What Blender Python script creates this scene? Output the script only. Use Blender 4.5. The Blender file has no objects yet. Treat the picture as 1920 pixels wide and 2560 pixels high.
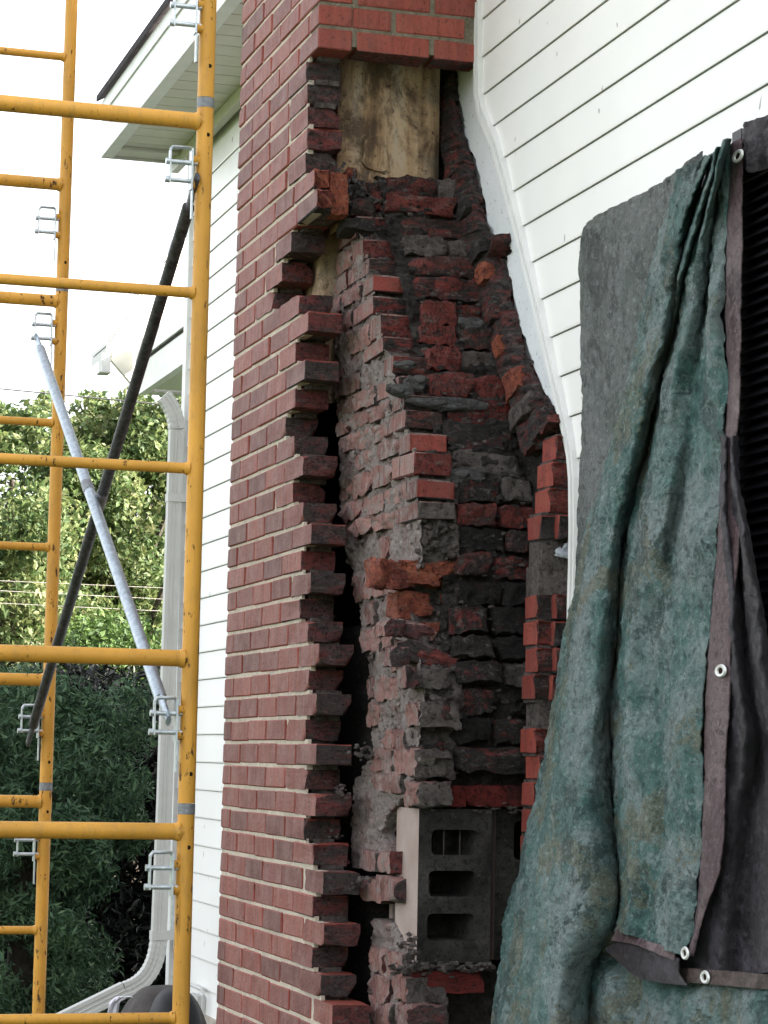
import bpy, bmesh, math, random
from mathutils import Vector, Matrix, noise
random.seed(7)
S = bpy.context.scene
COL = S.collection
R_ = math.radians
H = 1.55                                   # eye height above the lawn

# ------------------------------------------------------------------ camera
F = 6200.0
CX, CY = 960.0, 1280.0
RM = Matrix(((0.9576672765673494, 0.046892718522117495, 0.28403249874210057),
             (-0.2872093092090936, 0.08845492918866033, 0.9537748886429461),
             (0.019601022823086872, -0.9949757778216687, 0.09817841642873591)))   # camera (right, down, forward) -> world
cd = bpy.data.cameras.new('camera')
cam = bpy.data.objects.new('camera', cd)
COL.objects.link(cam)
cd.sensor_fit = 'AUTO'; cd.sensor_width = 36.0
cd.lens = 36.0 * F / 2560.0
cd.clip_start = 0.05; cd.clip_end = 2000
r0, r1, r2 = RM.col[0], RM.col[1], RM.col[2]
cam.matrix_world = Matrix(((r0.x, -r1.x, -r2.x, 0), (r0.y, -r1.y, -r2.y, 0), (r0.z, -r1.z, -r2.z, H), (0, 0, 0, 1)))
S.camera = cam

# ------------------------------------------------------------------ light
SUN_EL, SUN_AZ = R_(28), R_(25)            # azimuth from +x towards -y
sdir = Vector((math.cos(SUN_EL) * math.cos(SUN_AZ), -math.cos(SUN_EL) * math.sin(SUN_AZ), math.sin(SUN_EL)))
w = bpy.data.worlds.new('World'); S.world = w; w.use_nodes = True
nt = w.node_tree; nt.nodes.clear()
sky = nt.nodes.new('ShaderNodeTexSky'); sky.sky_type = 'NISHITA'; sky.sun_disc = False
sky.sun_elevation = SUN_EL
sky.sun_rotation = math.atan2(sdir.x, sdir.y)
sky.air_density = 1.0; sky.dust_density = 4.0; sky.ozone_density = 1.0
hs = nt.nodes.new('ShaderNodeHueSaturation'); hs.inputs['Saturation'].default_value = 0.22
bg = nt.nodes.new('ShaderNodeBackground'); bg.inputs['Strength'].default_value = 0.13
wo = nt.nodes.new('ShaderNodeOutputWorld')
nt.links.new(sky.outputs[0], hs.inputs['Color']); nt.links.new(hs.outputs[0], bg.inputs['Color']); nt.links.new(bg.outputs[0], wo.inputs['Surface'])
sl = bpy.data.lights.new('sun', 'SUN'); sl.energy = 4.6; sl.angle = R_(0.5); sl.color = (1.0, 0.93, 0.82)
so = bpy.data.objects.new('sun', sl); COL.objects.link(so)
so.rotation_euler = (-sdir).to_track_quat('-Z', 'Y').to_euler()
so.location = (20, -10, 20)
S.view_settings.view_transform = 'Standard'; S.view_settings.look = 'None'
S.view_settings.exposure = 2.65; S.view_settings.gamma = 1.0
S.view_settings.use_curve_mapping = False

# ------------------------------------------------------------------ helpers
def ray(p): return RM @ Vector((p[0] - CX, p[1] - CY, F))
def at(px, py, ax, v):
    """point of the photograph on the plane x=v / y=v / z=v (z measured from eye level)"""
    r = ray((px, py)); i = 'xyz'.index(ax)
    q = r * (v / r[i]); return Vector((q.x, q.y, q.z + H))
def proj(p):
    q = RM.transposed() @ Vector((p[0], p[1], p[2] - H)); return CX + F * q.x / q.z, CY + F * q.y / q.z
def yfor(px, x, z):
    """y so that (x,y,z) is seen at column px"""
    a, b = 3.0, 12.0
    for _ in range(40):
        m = (a + b) / 2
        if proj((x, m, z))[0] > px: a = m
        else: b = m
    return a
def interp(pts, t):
    if t <= pts[0][0]: return pts[0][1]
    for (a, va), (b, vb) in zip(pts, pts[1:]):
        if t <= b: return va + (vb - va) * (t - a) / (b - a)
    return pts[-1][1]
def nz(x, y, z, s=1.0): return noise.noise(Vector((x * s, y * s, z * s)))

class MB:
    def __init__(s): s.v = []; s.f = []; s.m = []
    def face(s, pts, m=0):
        i = len(s.v); s.v += [tuple(p) for p in pts]; s.f.append(tuple(range(i, i + len(pts)))); s.m.append(m)
    def box(s, a, b, m=0):
        x0, y0, z0 = a; x1, y1, z1 = b; i = len(s.v)
        s.v += [(x0,y0,z0),(x1,y0,z0),(x1,y1,z0),(x0,y1,z0),(x0,y0,z1),(x1,y0,z1),(x1,y1,z1),(x0,y1,z1)]
        for f in ((0,3,2,1),(4,5,6,7),(0,1,5,4),(1,2,6,5),(2,3,7,6),(3,0,4,7)):
            s.f.append(tuple(i + k for k in f)); s.m.append(m)
    def hexa(s, P, m=0):
        i = len(s.v); s.v += [tuple(p) for p in P]
        for f in ((0,3,2,1),(4,5,6,7),(0,1,5,4),(1,2,6,5),(2,3,7,6),(3,0,4,7)):
            s.f.append(tuple(i + k for k in f)); s.m.append(m)
    def tube(s, path, r, n=14, m=0, cap=True, sx=1.0, sy=1.0, up=None):
        path = [Vector(p) for p in path]; rings = []
        rr = r if isinstance(r, (list, tuple)) else [r] * len(path)
        for k, p in enumerate(path):
            d = (path[min(k + 1, len(path) - 1)] - path[max(k - 1, 0)]).normalized()
            u = Vector(up) if up else (Vector((0, 0, 1)) if abs(d.z) < 0.9 else Vector((1, 0, 0)))
            a = d.cross(u).normalized(); b = a.cross(d).normalized()
            i = len(s.v); rings.append(i)
            for j in range(n):
                t = 2 * math.pi * j / n
                s.v.append(tuple(p + a * (math.cos(t) * rr[k] * sx) + b * (math.sin(t) * rr[k] * sy)))
        for a, b in zip(rings, rings[1:]):
            for j in range(n):
                s.f.append((a + j, a + (j + 1) % n, b + (j + 1) % n, b + j)); s.m.append(m)
        if cap:
            s.f.append(tuple(rings[0] + j for j in range(n))); s.m.append(m)
            s.f.append(tuple(rings[-1] + j for j in reversed(range(n)))); s.m.append(m)
    def grid(s, P, m=0):
        """P[row][col] of points"""
        i = len(s.v); nr, nc = len(P), len(P[0])
        for row in P: s.v += [tuple(p) for p in row]
        for a in range(nr - 1):
            for b in range(nc - 1):
                k = i + a * nc + b
                s.f.append((k, k + 1, k + nc + 1, k + nc)); s.m.append(m)
    def mesh(s, name, mats, smooth=False):
        me = bpy.data.meshes.new(name); me.from_pydata(s.v, [], s.f)
        if not isinstance(mats, (list, tuple)): mats = [mats]
        for x in mats: me.materials.append(x)
        me.polygons.foreach_set('material_index', s.m)
        bm = bmesh.new(); bm.from_mesh(me); bmesh.ops.recalc_face_normals(bm, faces=bm.faces); bm.to_mesh(me); bm.free()
        if smooth:
            me.polygons.foreach_set('use_smooth', [True] * len(me.polygons))
            me.set_sharp_from_angle(angle=R_(40))
        me.update(); return me
    def build(s, name, mats, parent=None, smooth=False):
        return link(name, s.mesh(name, mats, smooth), parent)

def link(name, me, parent=None, loc=None, rot=None, scale=None):
    o = bpy.data.objects.new(name, me); COL.objects.link(o)
    if parent: o.parent = parent
    if loc is not None: o.location = loc
    if rot is not None: o.rotation_euler = rot
    if scale is not None: o.scale = scale
    return o
def tag(o, label=None, cat=None, group=None, kind=None):
    if label: o['label'] = label
    if cat: o['category'] = cat
    if group: o['group'] = group
    if kind: o['kind'] = kind
    return o
def thing(name, label, cat, group=None):
    o = bpy.data.objects.new(name, None); COL.objects.link(o); o.empty_display_size = .2
    return tag(o, label, cat, group)

# ------------------------------------------------------------------ materials
class NT:
    def __init__(s, name, rough=0.7, spec=0.4):
        s.mat = bpy.data.materials.new(name); s.mat.use_nodes = True
        s.t = s.mat.node_tree; s.n = s.t.nodes; s.b = s.n['Principled BSDF']
        s.b.inputs['Roughness'].default_value = rough
        s.b.inputs['Specular IOR Level'].default_value = spec
        s.tc = s.n.new('ShaderNodeTexCoord'); s.oi = s.n.new('ShaderNodeObjectInfo')
        s._co = None
    def L(s, a, b): s.t.links.new(a, b)
    def co(s, world=False, scale=(1, 1, 1)):
        if world:
            g = s.n.new('ShaderNodeNewGeometry'); src = g.outputs['Position']
        else:
            add = s.n.new('ShaderNodeVectorMath'); add.operation = 'MULTIPLY_ADD'
            cmb = s.n.new('ShaderNodeCombineXYZ')
            for i in range(3): s.L(s.oi.outputs['Random'], cmb.inputs[i])
            s.L(cmb.outputs[0], add.inputs[0]); add.inputs[1].default_value = (37, 23, 51)
            s.L(s.tc.outputs['Object'], add.inputs[2]); src = add.outputs[0]
        mp = s.n.new('ShaderNodeMapping'); mp.inputs['Scale'].default_value = scale
        s.L(src, mp.inputs['Vector']); return mp.outputs[0]
    def noise(s, co, scale, detail=4, rough=0.6, dist=0.0):
        x = s.n.new('ShaderNodeTexNoise'); x.inputs['Scale'].default_value = scale; x.inputs['Detail'].default_value = detail
        x.inputs['Roughness'].default_value = rough; x.inputs['Distortion'].default_value = dist
        s.L(co, x.inputs['Vector']); return x.outputs['Fac']
    def vor(s, co, scale, feat='F1'):
        x = s.n.new('ShaderNodeTexVoronoi'); x.inputs['Scale'].default_value = scale; x.feature = feat
        s.L(co, x.inputs['Vector']); return x.outputs['Distance']
    def ramp(s, fac, stops):
        x = s.n.new('ShaderNodeValToRGB'); e = x.color_ramp.elements
        while len(e) < len(stops): e.new(0.5)
        for el, (p, c) in zip(e, stops):
            el.position = p; el.color = (c, c, c, 1) if not isinstance(c, (tuple, list)) else (*c, 1)
        s.L(fac, x.inputs['Fac']); return x.outputs['Color']
    def mix(s, fac, a, b, mode='MIX'):
        x = s.n.new('ShaderNodeMix'); x.data_type = 'RGBA'; x.blend_type = mode
        if isinstance(fac, (int, float)): x.inputs['Factor'].default_value = fac
        else: s.L(fac, x.inputs['Factor'])
        for v, sock in ((a, x.inputs['A']), (b, x.inputs['B'])):
            if isinstance(v, (tuple, list)): sock.default_value = (*v, 1)
            else: s.L(v, sock)
        return x.outputs['Result']
    def math(s, op, a, b=None):
        x = s.n.new('ShaderNodeMath'); x.operation = op
        for i, v in enumerate((a, b)):
            if v is None: continue
            if isinstance(v, (int, float)): x.inputs[i].default_value = v
            else: s.L(v, x.inputs[i])
        return x.outputs[0]
    def col(s, c):
        if isinstance(c, (tuple, list)): s.b.inputs['Base Color'].default_value = (*c, 1)
        else: s.L(c, s.b.inputs['Base Color'])
    def bump(s, h, strength=0.5, dist=0.01):
        x = s.n.new('ShaderNodeBump'); x.inputs['Strength'].default_value = strength; x.inputs['Distance'].default_value = dist
        s.L(h, x.inputs['Height']); s.L(x.outputs[0], s.b.inputs['Normal'])
    def rough(s, v): s.L(v, s.b.inputs['Roughness'])

def brick_mat(name, dark, mid, light, blotch, blotch_amt, speck=0.55, streak=True):
    m = NT(name, 0.62, 0.35); c = m.co(); cs = m.co(scale=(1, 1, .12) if streak else (1, 1, 1))
    base = m.ramp(m.oi.outputs['Random'], [(0.0, dark), (0.45, mid), (1.0, light)])
    n1 = m.noise(cs, 45, 4, .7); n2 = m.noise(c, 14, 5, .6)
    x = m.mix(m.ramp(n1, [(.42, .0), (.66, .75)]), base, tuple(v * .55 for v in mid))
    x = m.mix(m.ramp(n2, [(.42, 0.0), (.75, blotch_amt)]), x, blotch)
    sp = m.noise(c, 95, 3, .6)
    x = m.mix(m.ramp(sp, [(.58, 0.0), (.66, speck)]), x, tuple(v * .16 for v in mid))
    hl = m.noise(cs, 90, 3, .6); x = m.mix(m.ramp(hl, [(.60, 0.0), (.70, .35)]), x, blotch)
    m.col(x); h = m.math('ADD', n1, m.math('MULTIPLY', m.noise(c, 90, 4, .7), 1.0))
    m.bump(h, .8, .005); return m.mat
M = {}
M['brick'] = brick_mat('brick', (.22, .048, .036), (.29, .062, .044), (.34, .078, .054), (.24, .10, .08), .35)
M['brickface'] = brick_mat('outer_face_brick', (.12, .045, .041), (.225, .067, .054), (.30, .092, .070), (.33, .20, .18), .5)  # duller brick mix with stronger pale blotches, for outward faces only
def soot_mat(name, red, soot, grey, lo, hi, greyamt, rough=.8):
    m = NT(name, rough, .25); c = m.co(); cl = m.co(scale=(1, 1, 2.6))
    n = m.noise(cl, 15, 7, .72, .5); r = m.math('ADD', n, m.math('MULTIPLY', m.math('SUBTRACT', m.oi.outputs['Random'], .5), .24))
    x = m.mix(m.ramp(r, [(lo, 0.0), (hi, 1.0)]), soot, red)
    v = m.noise(c, 48, 5, .8); x = m.mix(m.ramp(v, [(.36, .75), (.52, 0.0)]), x, tuple(q * .3 for q in soot))
    g = m.noise(cl, 26, 7, .8, .6)
    x = m.mix(m.ramp(g, [(.54, 0.0), (.64, greyamt)]), x, grey)
    g2 = m.noise(cl, 60, 5, .8); x = m.mix(m.ramp(g2, [(.64, 0.0), (.72, greyamt * .8)]), x, tuple(min(1, q * 1.9) for q in grey))
    sp = m.noise(c, 100, 3, .6)
    x = m.mix(m.ramp(sp, [(.57, 0.0), (.66, .8)]), x, (.012, .011, .011))
    m.col(x); m.bump(m.math('ADD', m.noise(cl, 40, 7, .8), n), 1.0, .016); return m.mat
M['charred'] = soot_mat('charred_brick', (.25, .045, .038), (.042, .037, .035), (.20, .18, .17), .50, .64, .75)
M['sooty_red'] = soot_mat('sooty_red_brick', (.24, .052, .043), (.055, .042, .039), (.24, .20, .18), .40, .58, .65)
M['sootend'] = soot_mat('soot_stained_brick_end', (.22, .058, .055), (.078, .062, .060), (.19, .165, .16), .42, .62, .65)
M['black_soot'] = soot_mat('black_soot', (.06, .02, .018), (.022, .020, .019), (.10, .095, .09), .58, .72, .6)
M['orange'] = soot_mat('freshly_broken_brick', (.42, .12, .066), (.20, .05, .04), (.30, .22, .17), .36, .58, .55)
M['sooty_mass'] = soot_mat('sooty_broken_edge', (.19, .05, .045), (.05, .043, .041), (.20, .17, .155), .50, .62, .6)
M['redclean'] = brick_mat('clean_core_brick', (.21, .038, .029), (.26, .047, .035), (.31, .062, .042), (.2, .09, .07), .4)
def dusty():
    m = NT('mortar_smeared_brick', .85, .2); c = m.co()
    base = m.ramp(m.oi.outputs['Random'], [(0, (.24, .13, .118)), (.5, (.37, .19, .168)), (1, (.45, .25, .22))])
    n = m.noise(c, 17, 7, .75, .4); x = m.mix(m.ramp(n, [(.47, 0.0), (.59, .92)]), base, (.36, .31, .29))
    s2 = m.noise(m.co(scale=(1, 1, .08)), 55, 4, .7)
    x = m.mix(m.ramp(s2, [(.54, 0.0), (.64, .75)]), x, (.15, .06, .052))
    s3 = m.noise(m.co(scale=(1, 1, .10)), 38, 3, .6); x = m.mix(m.ramp(s3, [(.58, 0.0), (.68, .5)]), x, (.62, .40, .36))
    sp = m.noise(c, 62, 5, .75); x = m.mix(m.ramp(sp, [(.57, 0.0), (.66, .8)]), x, (.05, .042, .04))
    m.col(x); m.bump(m.math('ADD', m.noise(c, 60, 6, .8), m.math('ADD', n, s2)), 1.0, .014); return m.mat
M['dusty'] = dusty()
def mortar(name, a, b, d, sc=1.0, strength=1.0, dist=.010, damt=.6, crack=.0):
    m = NT(name, .92, .15); c = m.co(world=True)
    n = m.noise(c, 22 * sc, 7, .75); x = m.mix(m.ramp(n, [(.40, 0.0), (.60, 1.0)]), a, b)
    n2 = m.noise(c, 9 * sc, 7, .75, .6); x = m.mix(m.ramp(n2, [(.50, 0.0), (.60, damt)]), x, d)
    k = m.noise(c, 55 * sc, 6, .8, .5); x = m.mix(m.ramp(k, [(.36, crack), (.47, 0.0)]), x, tuple(q * .16 for q in a))
    k2 = m.noise(c, 70 * sc, 4, .7); x = m.mix(m.ramp(k2, [(.60, 0.0), (.70, .6)]), x, tuple(min(.8, q * 1.7) for q in b))
    m.col(x); m.bump(m.math('ADD', m.noise(c, 60 * sc, 7, .85), m.math('ADD', k, m.noise(c, 25 * sc, 5, .7))), strength, dist); return m.mat
M['mortar'] = mortar('lime_mortar', (.55, .48, .39), (.66, .58, .48), (.40, .36, .32), 1, .8, .006, .4)
M['mortar_rough'] = mortar('rough_bedding_mortar', (.40, .34, .32), (.53, .455, .425), (.34, .19, .17), 1, 1, .022, .7, .85)
M['mortar_side'] = mortar('side_face_pointing', (.25, .22, .16), (.32, .28, .215), (.16, .14, .11), 1.3, 1, .008, .5, .5)
M['mortar_dark'] = mortar('soot_covered_mortar', (.046, .041, .039), (.082, .073, .068), (.17, .145, .13), 1.4, 1, .022, .45, .7)
M['mortar_grey'] = mortar('smoke_greyed_mortar', (.16, .136, .127), (.26, .222, .208), (.075, .06, .055), 1.3, 1, .022, .8, .85)
M['ash'] = mortar('pale_ash_crust', (.13, .125, .125), (.21, .205, .20), (.07, .065, .065), 1.5, 1, .022, .6, .8)
def cmu():
    m = NT('sooty_concrete_block', .9, .15); c = m.co()
    n = m.noise(c, 7, 5, .6); x = m.ramp(n, [(.30, (.022, .021, .020)), (.52, (.072, .067, .061)), (.7, (.13, .122, .112))])
    po = m.noise(c, 60, 5, .8); x = m.mix(m.ramp(po, [(.38, .8), (.48, 0.0)]), x, (.014, .013, .013))
    du = m.noise(c, 24, 6, .8); x = m.mix(m.ramp(du, [(.58, 0.0), (.70, .55)]), x, (.17, .16, .15))
    sp = m.noise(c, 120, 3, .6); x = m.mix(m.ramp(sp, [(.58, 0.0), (.70, .7)]), x, (.02, .019, .018))
    m.col(x); m.bump(m.math('ADD', m.noise(c, 120, 5, .8), po), 1.0, .008); return m.mat
M['block'] = cmu()
def blockside():
    m = NT('pale_block_side', .9, .15); c = m.co()
    n = m.noise(c, 8, 4, .6); x = m.ramp(n, [(.3, (.31, .235, .21)), (.7, (.41, .335, .305))])
    sp = m.noise(c, 130, 2, .5); x = m.mix(m.ramp(sp, [(.64, 0.0), (.72, .6)]), x, (.2, .17, .15))
    m.col(x); m.bump(m.noise(c, 140, 4, .7), .5, .003); return m.mat
M['blockside'] = blockside()
def liner():
    m = NT('smoke_stained_tan_liner', .8, .25); c = m.co(world=True)
    v = m.noise(m.co(world=True, scale=(1, 1, .10)), 15, 7, .7, .3)
    x = m.ramp(v, [(.30, (.11, .07, .045)), (.42, (.36, .23, .13)), (.52, (.49, .35, .22)), (.62, (.48, .39, .30)), (.75, (.22, .18, .14))])
    n = m.noise(m.co(world=True, scale=(1, 1, .45)), 6.5, 7, .72, .4); x = m.mix(m.ramp(n, [(.47, 0.0), (.58, .88)]), x, (.075, .048, .030))
    n3 = m.noise(c, 4.3, 4, .6); x = m.mix(m.ramp(n3, [(.52, 0.0), (.66, .8)]), x, (.12, .115, .095))
    sp = m.noise(c, 55, 5, .75); x = m.mix(m.ramp(sp, [(.58, 0.0), (.66, .85)]), x, (.035, .025, .02))
    sp2 = m.noise(m.co(world=True, scale=(.5, 1, 1.4)), 24, 5, .8, 1.0); x = m.mix(m.ramp(sp2, [(.64, 0.0), (.69, .8)]), x, (.03, .022, .018))
    m.col(x); m.bump(m.math('ADD', m.noise(c, 60, 5, .7), n), .7, .008); return m.mat
M['liner'] = liner()
def vinyl():
    m = NT('white_vinyl_siding', .42, .45); c = m.co(world=True)
    n = m.noise(c, 3, 3, .5); x = m.ramp(n, [(.3, (.80, .79, .775)), (.7, (.85, .84, .825))])
    sp = m.noise(m.co(world=True, scale=(1, 1, .6)), 26, 1, .4); x = m.mix(m.ramp(sp, [(.775, 0.0), (.80, .8)]), x, (.22, .20, .18))
    m.col(x); m.bump(m.noise(m.co(world=True, scale=(1, .15, 1)), 70, 3, .5), .06, .003); return m.mat
M['vinyl'] = vinyl()
def white(name, c0, rough=.5):
    m = NT(name, rough, .4); c = m.co(world=True)
    n = m.noise(c, 11, 4, .6); m.col(m.ramp(n, [(.3, tuple(v * .9 for v in c0)), (.7, c0)])); m.bump(m.noise(c, 60, 3, .6), .1, .003); return m.mat
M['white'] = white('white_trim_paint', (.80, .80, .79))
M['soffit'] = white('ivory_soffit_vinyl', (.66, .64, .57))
M['greytrim'] = white('grey_trim', (.55, .55, .53))  # flat mid grey, duller than the white trim
def flash():
    m = NT('bare_metal_flashing', .38, .5); c = m.co(world=True)
    n = m.noise(c, 10, 5, .65); x = m.ramp(n, [(.3, (.68, .71, .74)), (.7, (.78, .80, .82))])
    sp = m.noise(c, 85, 3, .6); x = m.mix(m.ramp(sp, [(.63, 0.0), (.70, .7)]), x, (.2, .18, .17))
    m.col(x); m.bump(m.noise(c, 30, 4, .6), .2, .004); return m.mat
M['flash'] = flash()
def paint(name, c0, rust, lo=.64, hi=.70):
    m = NT(name, .5, .35); c = m.co(world=True)
    n = m.noise(c, 4, 4, .6); x = m.ramp(n, [(.3, tuple(v * .72 for v in c0)), (.7, c0)])
    gr = m.noise(m.co(world=True, scale=(1, 1, .2)), 28, 6, .8); x = m.mix(m.ramp(gr, [(.52, 0.0), (.66, .45)]), x, (.36, .20, .06))
    r = m.math('ADD', m.noise(m.co(world=True, scale=(1, 1, .35)), 60, 4, .7), m.math('MULTIPLY', m.math('SUBTRACT', m.noise(c, 3.5, 2, .5), .5), .35))
    k = m.ramp(r, [(lo, 0.0), (hi, 1.0)]); x = m.mix(k, x, rust)
    sc = m.noise(m.co(world=True, scale=(1, 1, .06)), 110, 2, .5); x = m.mix(m.ramp(sc, [(.66, 0.0), (.74, .5)]), x, (.28, .13, .02))
    m.col(x); m.rough(m.ramp(r, [(lo, .48), (hi, .85)])); m.bump(m.noise(c, 90, 4, .6), .12, .003); return m.mat
M['yellow'] = paint('yellow_scaffold_paint', (.72, .355, .05), (.07, .032, .014), .62, .68)
def galv(name, a, b, rough=.42, metal=.55):
    m = NT(name, rough, .5); m.b.inputs['Metallic'].default_value = metal; c = m.co(world=True)
    n = m.noise(c, 60, 5, .7); m.col(m.ramp(n, [(.35, a), (.65, b)])); m.bump(m.noise(c, 160, 4, .7), .25, .003); return m.mat
M['galv'] = galv('galvanised_steel', (.26, .31, .36), (.46, .52, .58))
M['zinc'] = galv('zinc_plated_clip', (.42, .47, .50), (.62, .66, .68), .35, .6)
M['dark_tube'] = galv('dark_weathered_tube', (.018, .019, .022), (.10, .10, .11), .55, .25)
M['pin'] = galv('grey_coupling_band', (.14, .15, .16), (.27, .28, .30), .55, .4)
M['hole'] = NT('dark_bore', .9, .1).mat; M['hole'].node_tree.nodes['Principled BSDF'].inputs['Base Color'].default_value = (.02, .012, .008, 1)
def tarp(name, cols, dirt, damt, fine=1.0):
    m = NT(name, .40, .5); c = m.co(world=True)
    n = m.noise(c, 4.2, 9, .72, .5); x = m.ramp(n, [(.36, cols[0]), (.47, cols[1]), (.495, cols[2]), (.60, cols[3])])
    d = m.noise(c, 2.7, 8, .75, .6); x = m.mix(m.ramp(d, [(.535, 0.0), (.565, damt)]), x, dirt)
    d2 = m.noise(c, 4.6, 9, .8, .4); x = m.mix(m.ramp(d2, [(.54, 0.0), (.565, .75)]), x, tuple(v * .42 for v in cols[0]))
    d3 = m.noise(c, 6.3, 8, .8, .3); x = m.mix(m.ramp(d3, [(.58, 0.0), (.62, .7)]), x, tuple(min(1, v * 1.35) for v in cols[3]))
    f = m.noise(c, 50, 7, .9, .3); x = m.mix(m.ramp(f, [(.40, .85), (.50, 0.0)]), x, tuple(v * .25 for v in cols[1]))
    f2 = m.noise(c, 66, 6, .9, .3); x = m.mix(m.ramp(f2, [(.53, 0.0), (.64, .6)]), x, tuple(min(1, v * 2.0) for v in cols[3]))
    m.col(x)
    cr = m.n.new('ShaderNodeTexNoise'); cr.noise_type = 'RIDGED_MULTIFRACTAL'; cr.inputs['Scale'].default_value = 11 * fine; cr.inputs['Detail'].default_value = 9; cr.inputs['Roughness'].default_value = .7
    m.L(m.co(world=True, scale=(1, 1, .75)), cr.inputs['Vector'])
    m.bump(m.math('ADD', m.math('MULTIPLY', cr.outputs['Fac'], .8), m.math('MULTIPLY', f, 1.2)), .9, .020); return m.mat
M['tarp'] = tarp('green_tarpaulin', ((.055, .15, .14), (.095, .215, .195), (.155, .26, .245), (.27, .335, .335)), (.20, .195, .125), .75)
M['tarp_grey'] = tarp('dusty_grey_green_tarpaulin', ((.125, .155, .145), (.165, .195, .183), (.195, .218, .21), (.25, .27, .265)), (.13, .165, .15), .5)
M['tarp_back'] = tarp('dark_purple_tarp_lining', ((.030, .026, .032), (.050, .042, .050), (.075, .066, .080), (.10, .09, .11)), (.05, .036, .032), .6)
M['hem'] = tarp('mauve_brown_tarp_hem', ((.13, .075, .088), (.17, .105, .118), (.20, .13, .142), (.25, .18, .19)), (.10, .07, .07), .5)
M['hem_brown'] = tarp('rusty_brown_tarp_hem', ((.075, .048, .042), (.105, .068, .06), (.13, .085, .075), (.16, .12, .11)), (.06, .04, .035), .5)
M['grommet'] = galv('pale_metal_grommet', (.62, .62, .60), (.78, .78, .76), .4, .3)
def plain(name, c0, rough=.5, spec=.4, var=.25):
    m = NT(name, rough, spec); c = m.co(world=True); n = m.noise(c, 18, 4, .6)
    m.col(m.ramp(n, [(.3, tuple(v * (1 - var) for v in c0)), (.7, tuple(v * (1 + var) for v in c0))])); m.bump(m.noise(c, 70, 4, .6), .2, .004); return m.mat
M['black'] = plain('black_louvre_paint', (.014, .014, .017), .45, .4)
M['bundle'] = plain('dark_brown_cover', (.045, .038, .035), .75, .3, .5)
M['bundle2'] = plain('black_rubber_cover', (.010, .010, .012), .6, .3)
M['strap'] = plain('white_cloth', (.62, .62, .68), .8, .2, .1)
M['concrete'] = plain('concrete_foundation', (.38, .34, .29), .9, .2)
M['shingle'] = plain('dark_roof_shingle', (.045, .038, .042), .9, .2, .4)
M['wire'] = plain('black_cable', (.05, .05, .05), .6, .3)
M['wire_pale'] = plain('pale_bare_cable', (.30, .27, .25), .5, .4)
M['bark'] = plain('bark', (.06, .05, .04), .9, .2, .4)
def leafmat(name, stops, trans=.35, rough=.55):
    m = NT(name, rough, .3); g = m.n.new('ShaderNodeNewGeometry')
    c = m.co(world=True); n = m.noise(c, 1.1, 3, .6)
    f = m.math('ADD', m.math('MULTIPLY', g.outputs['Random Per Island'], .75), m.math('MULTIPLY', m.math('SUBTRACT', n, .5), 1.1))
    x = m.ramp(m.math('ADD', f, .1), stops); m.col(x)
    tr = m.n.new('ShaderNodeBsdfTranslucent'); m.L(x, tr.inputs['Color'])
    mx = m.n.new('ShaderNodeMixShader'); mx.inputs[0].default_value = trans
    out = m.n['Material Output']; m.L(m.b.outputs[0], mx.inputs[1]); m.L(tr.outputs[0], mx.inputs[2]); m.L(mx.outputs[0], out.inputs['Surface']); return m.mat
M['leaf'] = leafmat('sunlit_broad_leaves', [(.0, (.045, .080, .028)), (.4, (.085, .125, .042)), (.75, (.15, .175, .065)), (1, (.28, .27, .14))], .42)
M['conifer'] = leafmat('bluish_conifer_sprays', [(.0, (.020, .050, .028)), (.5, (.065, .125, .065)), (1, (.14, .22, .11))], .1)
M['conifer_shade'] = leafmat('conifer_painted_shade', [(.0, (.002, .003, .0025)), (.6, (.004, .006, .004)), (1, (.009, .012, .008))], .02)  # leaves nearly black: the hedge's deep shade is put into the colour
M['shrub'] = leafmat('deep_green_shrub', [(.0, (.03, .06, .015)), (.5, (.06, .105, .022)), (1, (.09, .14, .03))], .25)
def grass():
    m = NT('lawn', .9, .2); c = m.co(world=True); n = m.noise(c, 9, 6, .7)
    m.col(m.ramp(n, [(.3, (.03, .05, .014)), (.55, (.055, .085, .022)), (.8, (.10, .10, .04))])); m.bump(m.noise(c, 60, 4, .7), .8, .03); return m.mat
M['grass'] = grass()

# ------------------------------------------------------------------ setting: ground
g = MB(); g.face([(-400, -400, 0), (400, -400, 0), (400, 400, 0), (-400, 400, 0)])
tag(g.build('ground', M['grass']), kind='structure')

# ------------------------------------------------------------------ house
XW, YC = 2.218, 10.47                       # wall plane, far corner
CZ = 0.0667                                  # brick course
ZR = H + 0.0354                              # mortar line 0
XL, Y0, YF = 1.7356, 6.564, 7.52             # chimney outer face, near side, far side
house = thing('house', 'white clapboard house wall with overhanging eave behind the brick chimney', 'house')
JP = [at(*p, 'x', XW) for p in ((1200, -120), (1203, 0), (1203, 150), (1204, 235), (1212, 285), (1228, 325), (1246, 365), (1262, 420), (1300, 560), (1345, 740), (1395, 950), (1425, 1075), (1438, 1140), (1443, 1200), (1444, 1300), (1443, 1420), (1440, 1520))]
JP = [Vector((XW, 6.58, 4.4))] + JP[1:] + [Vector((XW, JP[-1].y, .45))]
JZ = sorted([(p.z, p.y) for p in JP])
def jy(z): return interp(JZ, z)
SP = .1125; ZT = H + 2.098
ZB, ZE = H - 1.02, H + 2.63                  # siding bottom, eave
b = MB()
b.box((XW + .012, -5, 0), (XW + 8.2, YC, ZE + .05)); b.build('wall', M['white'], house)
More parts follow.
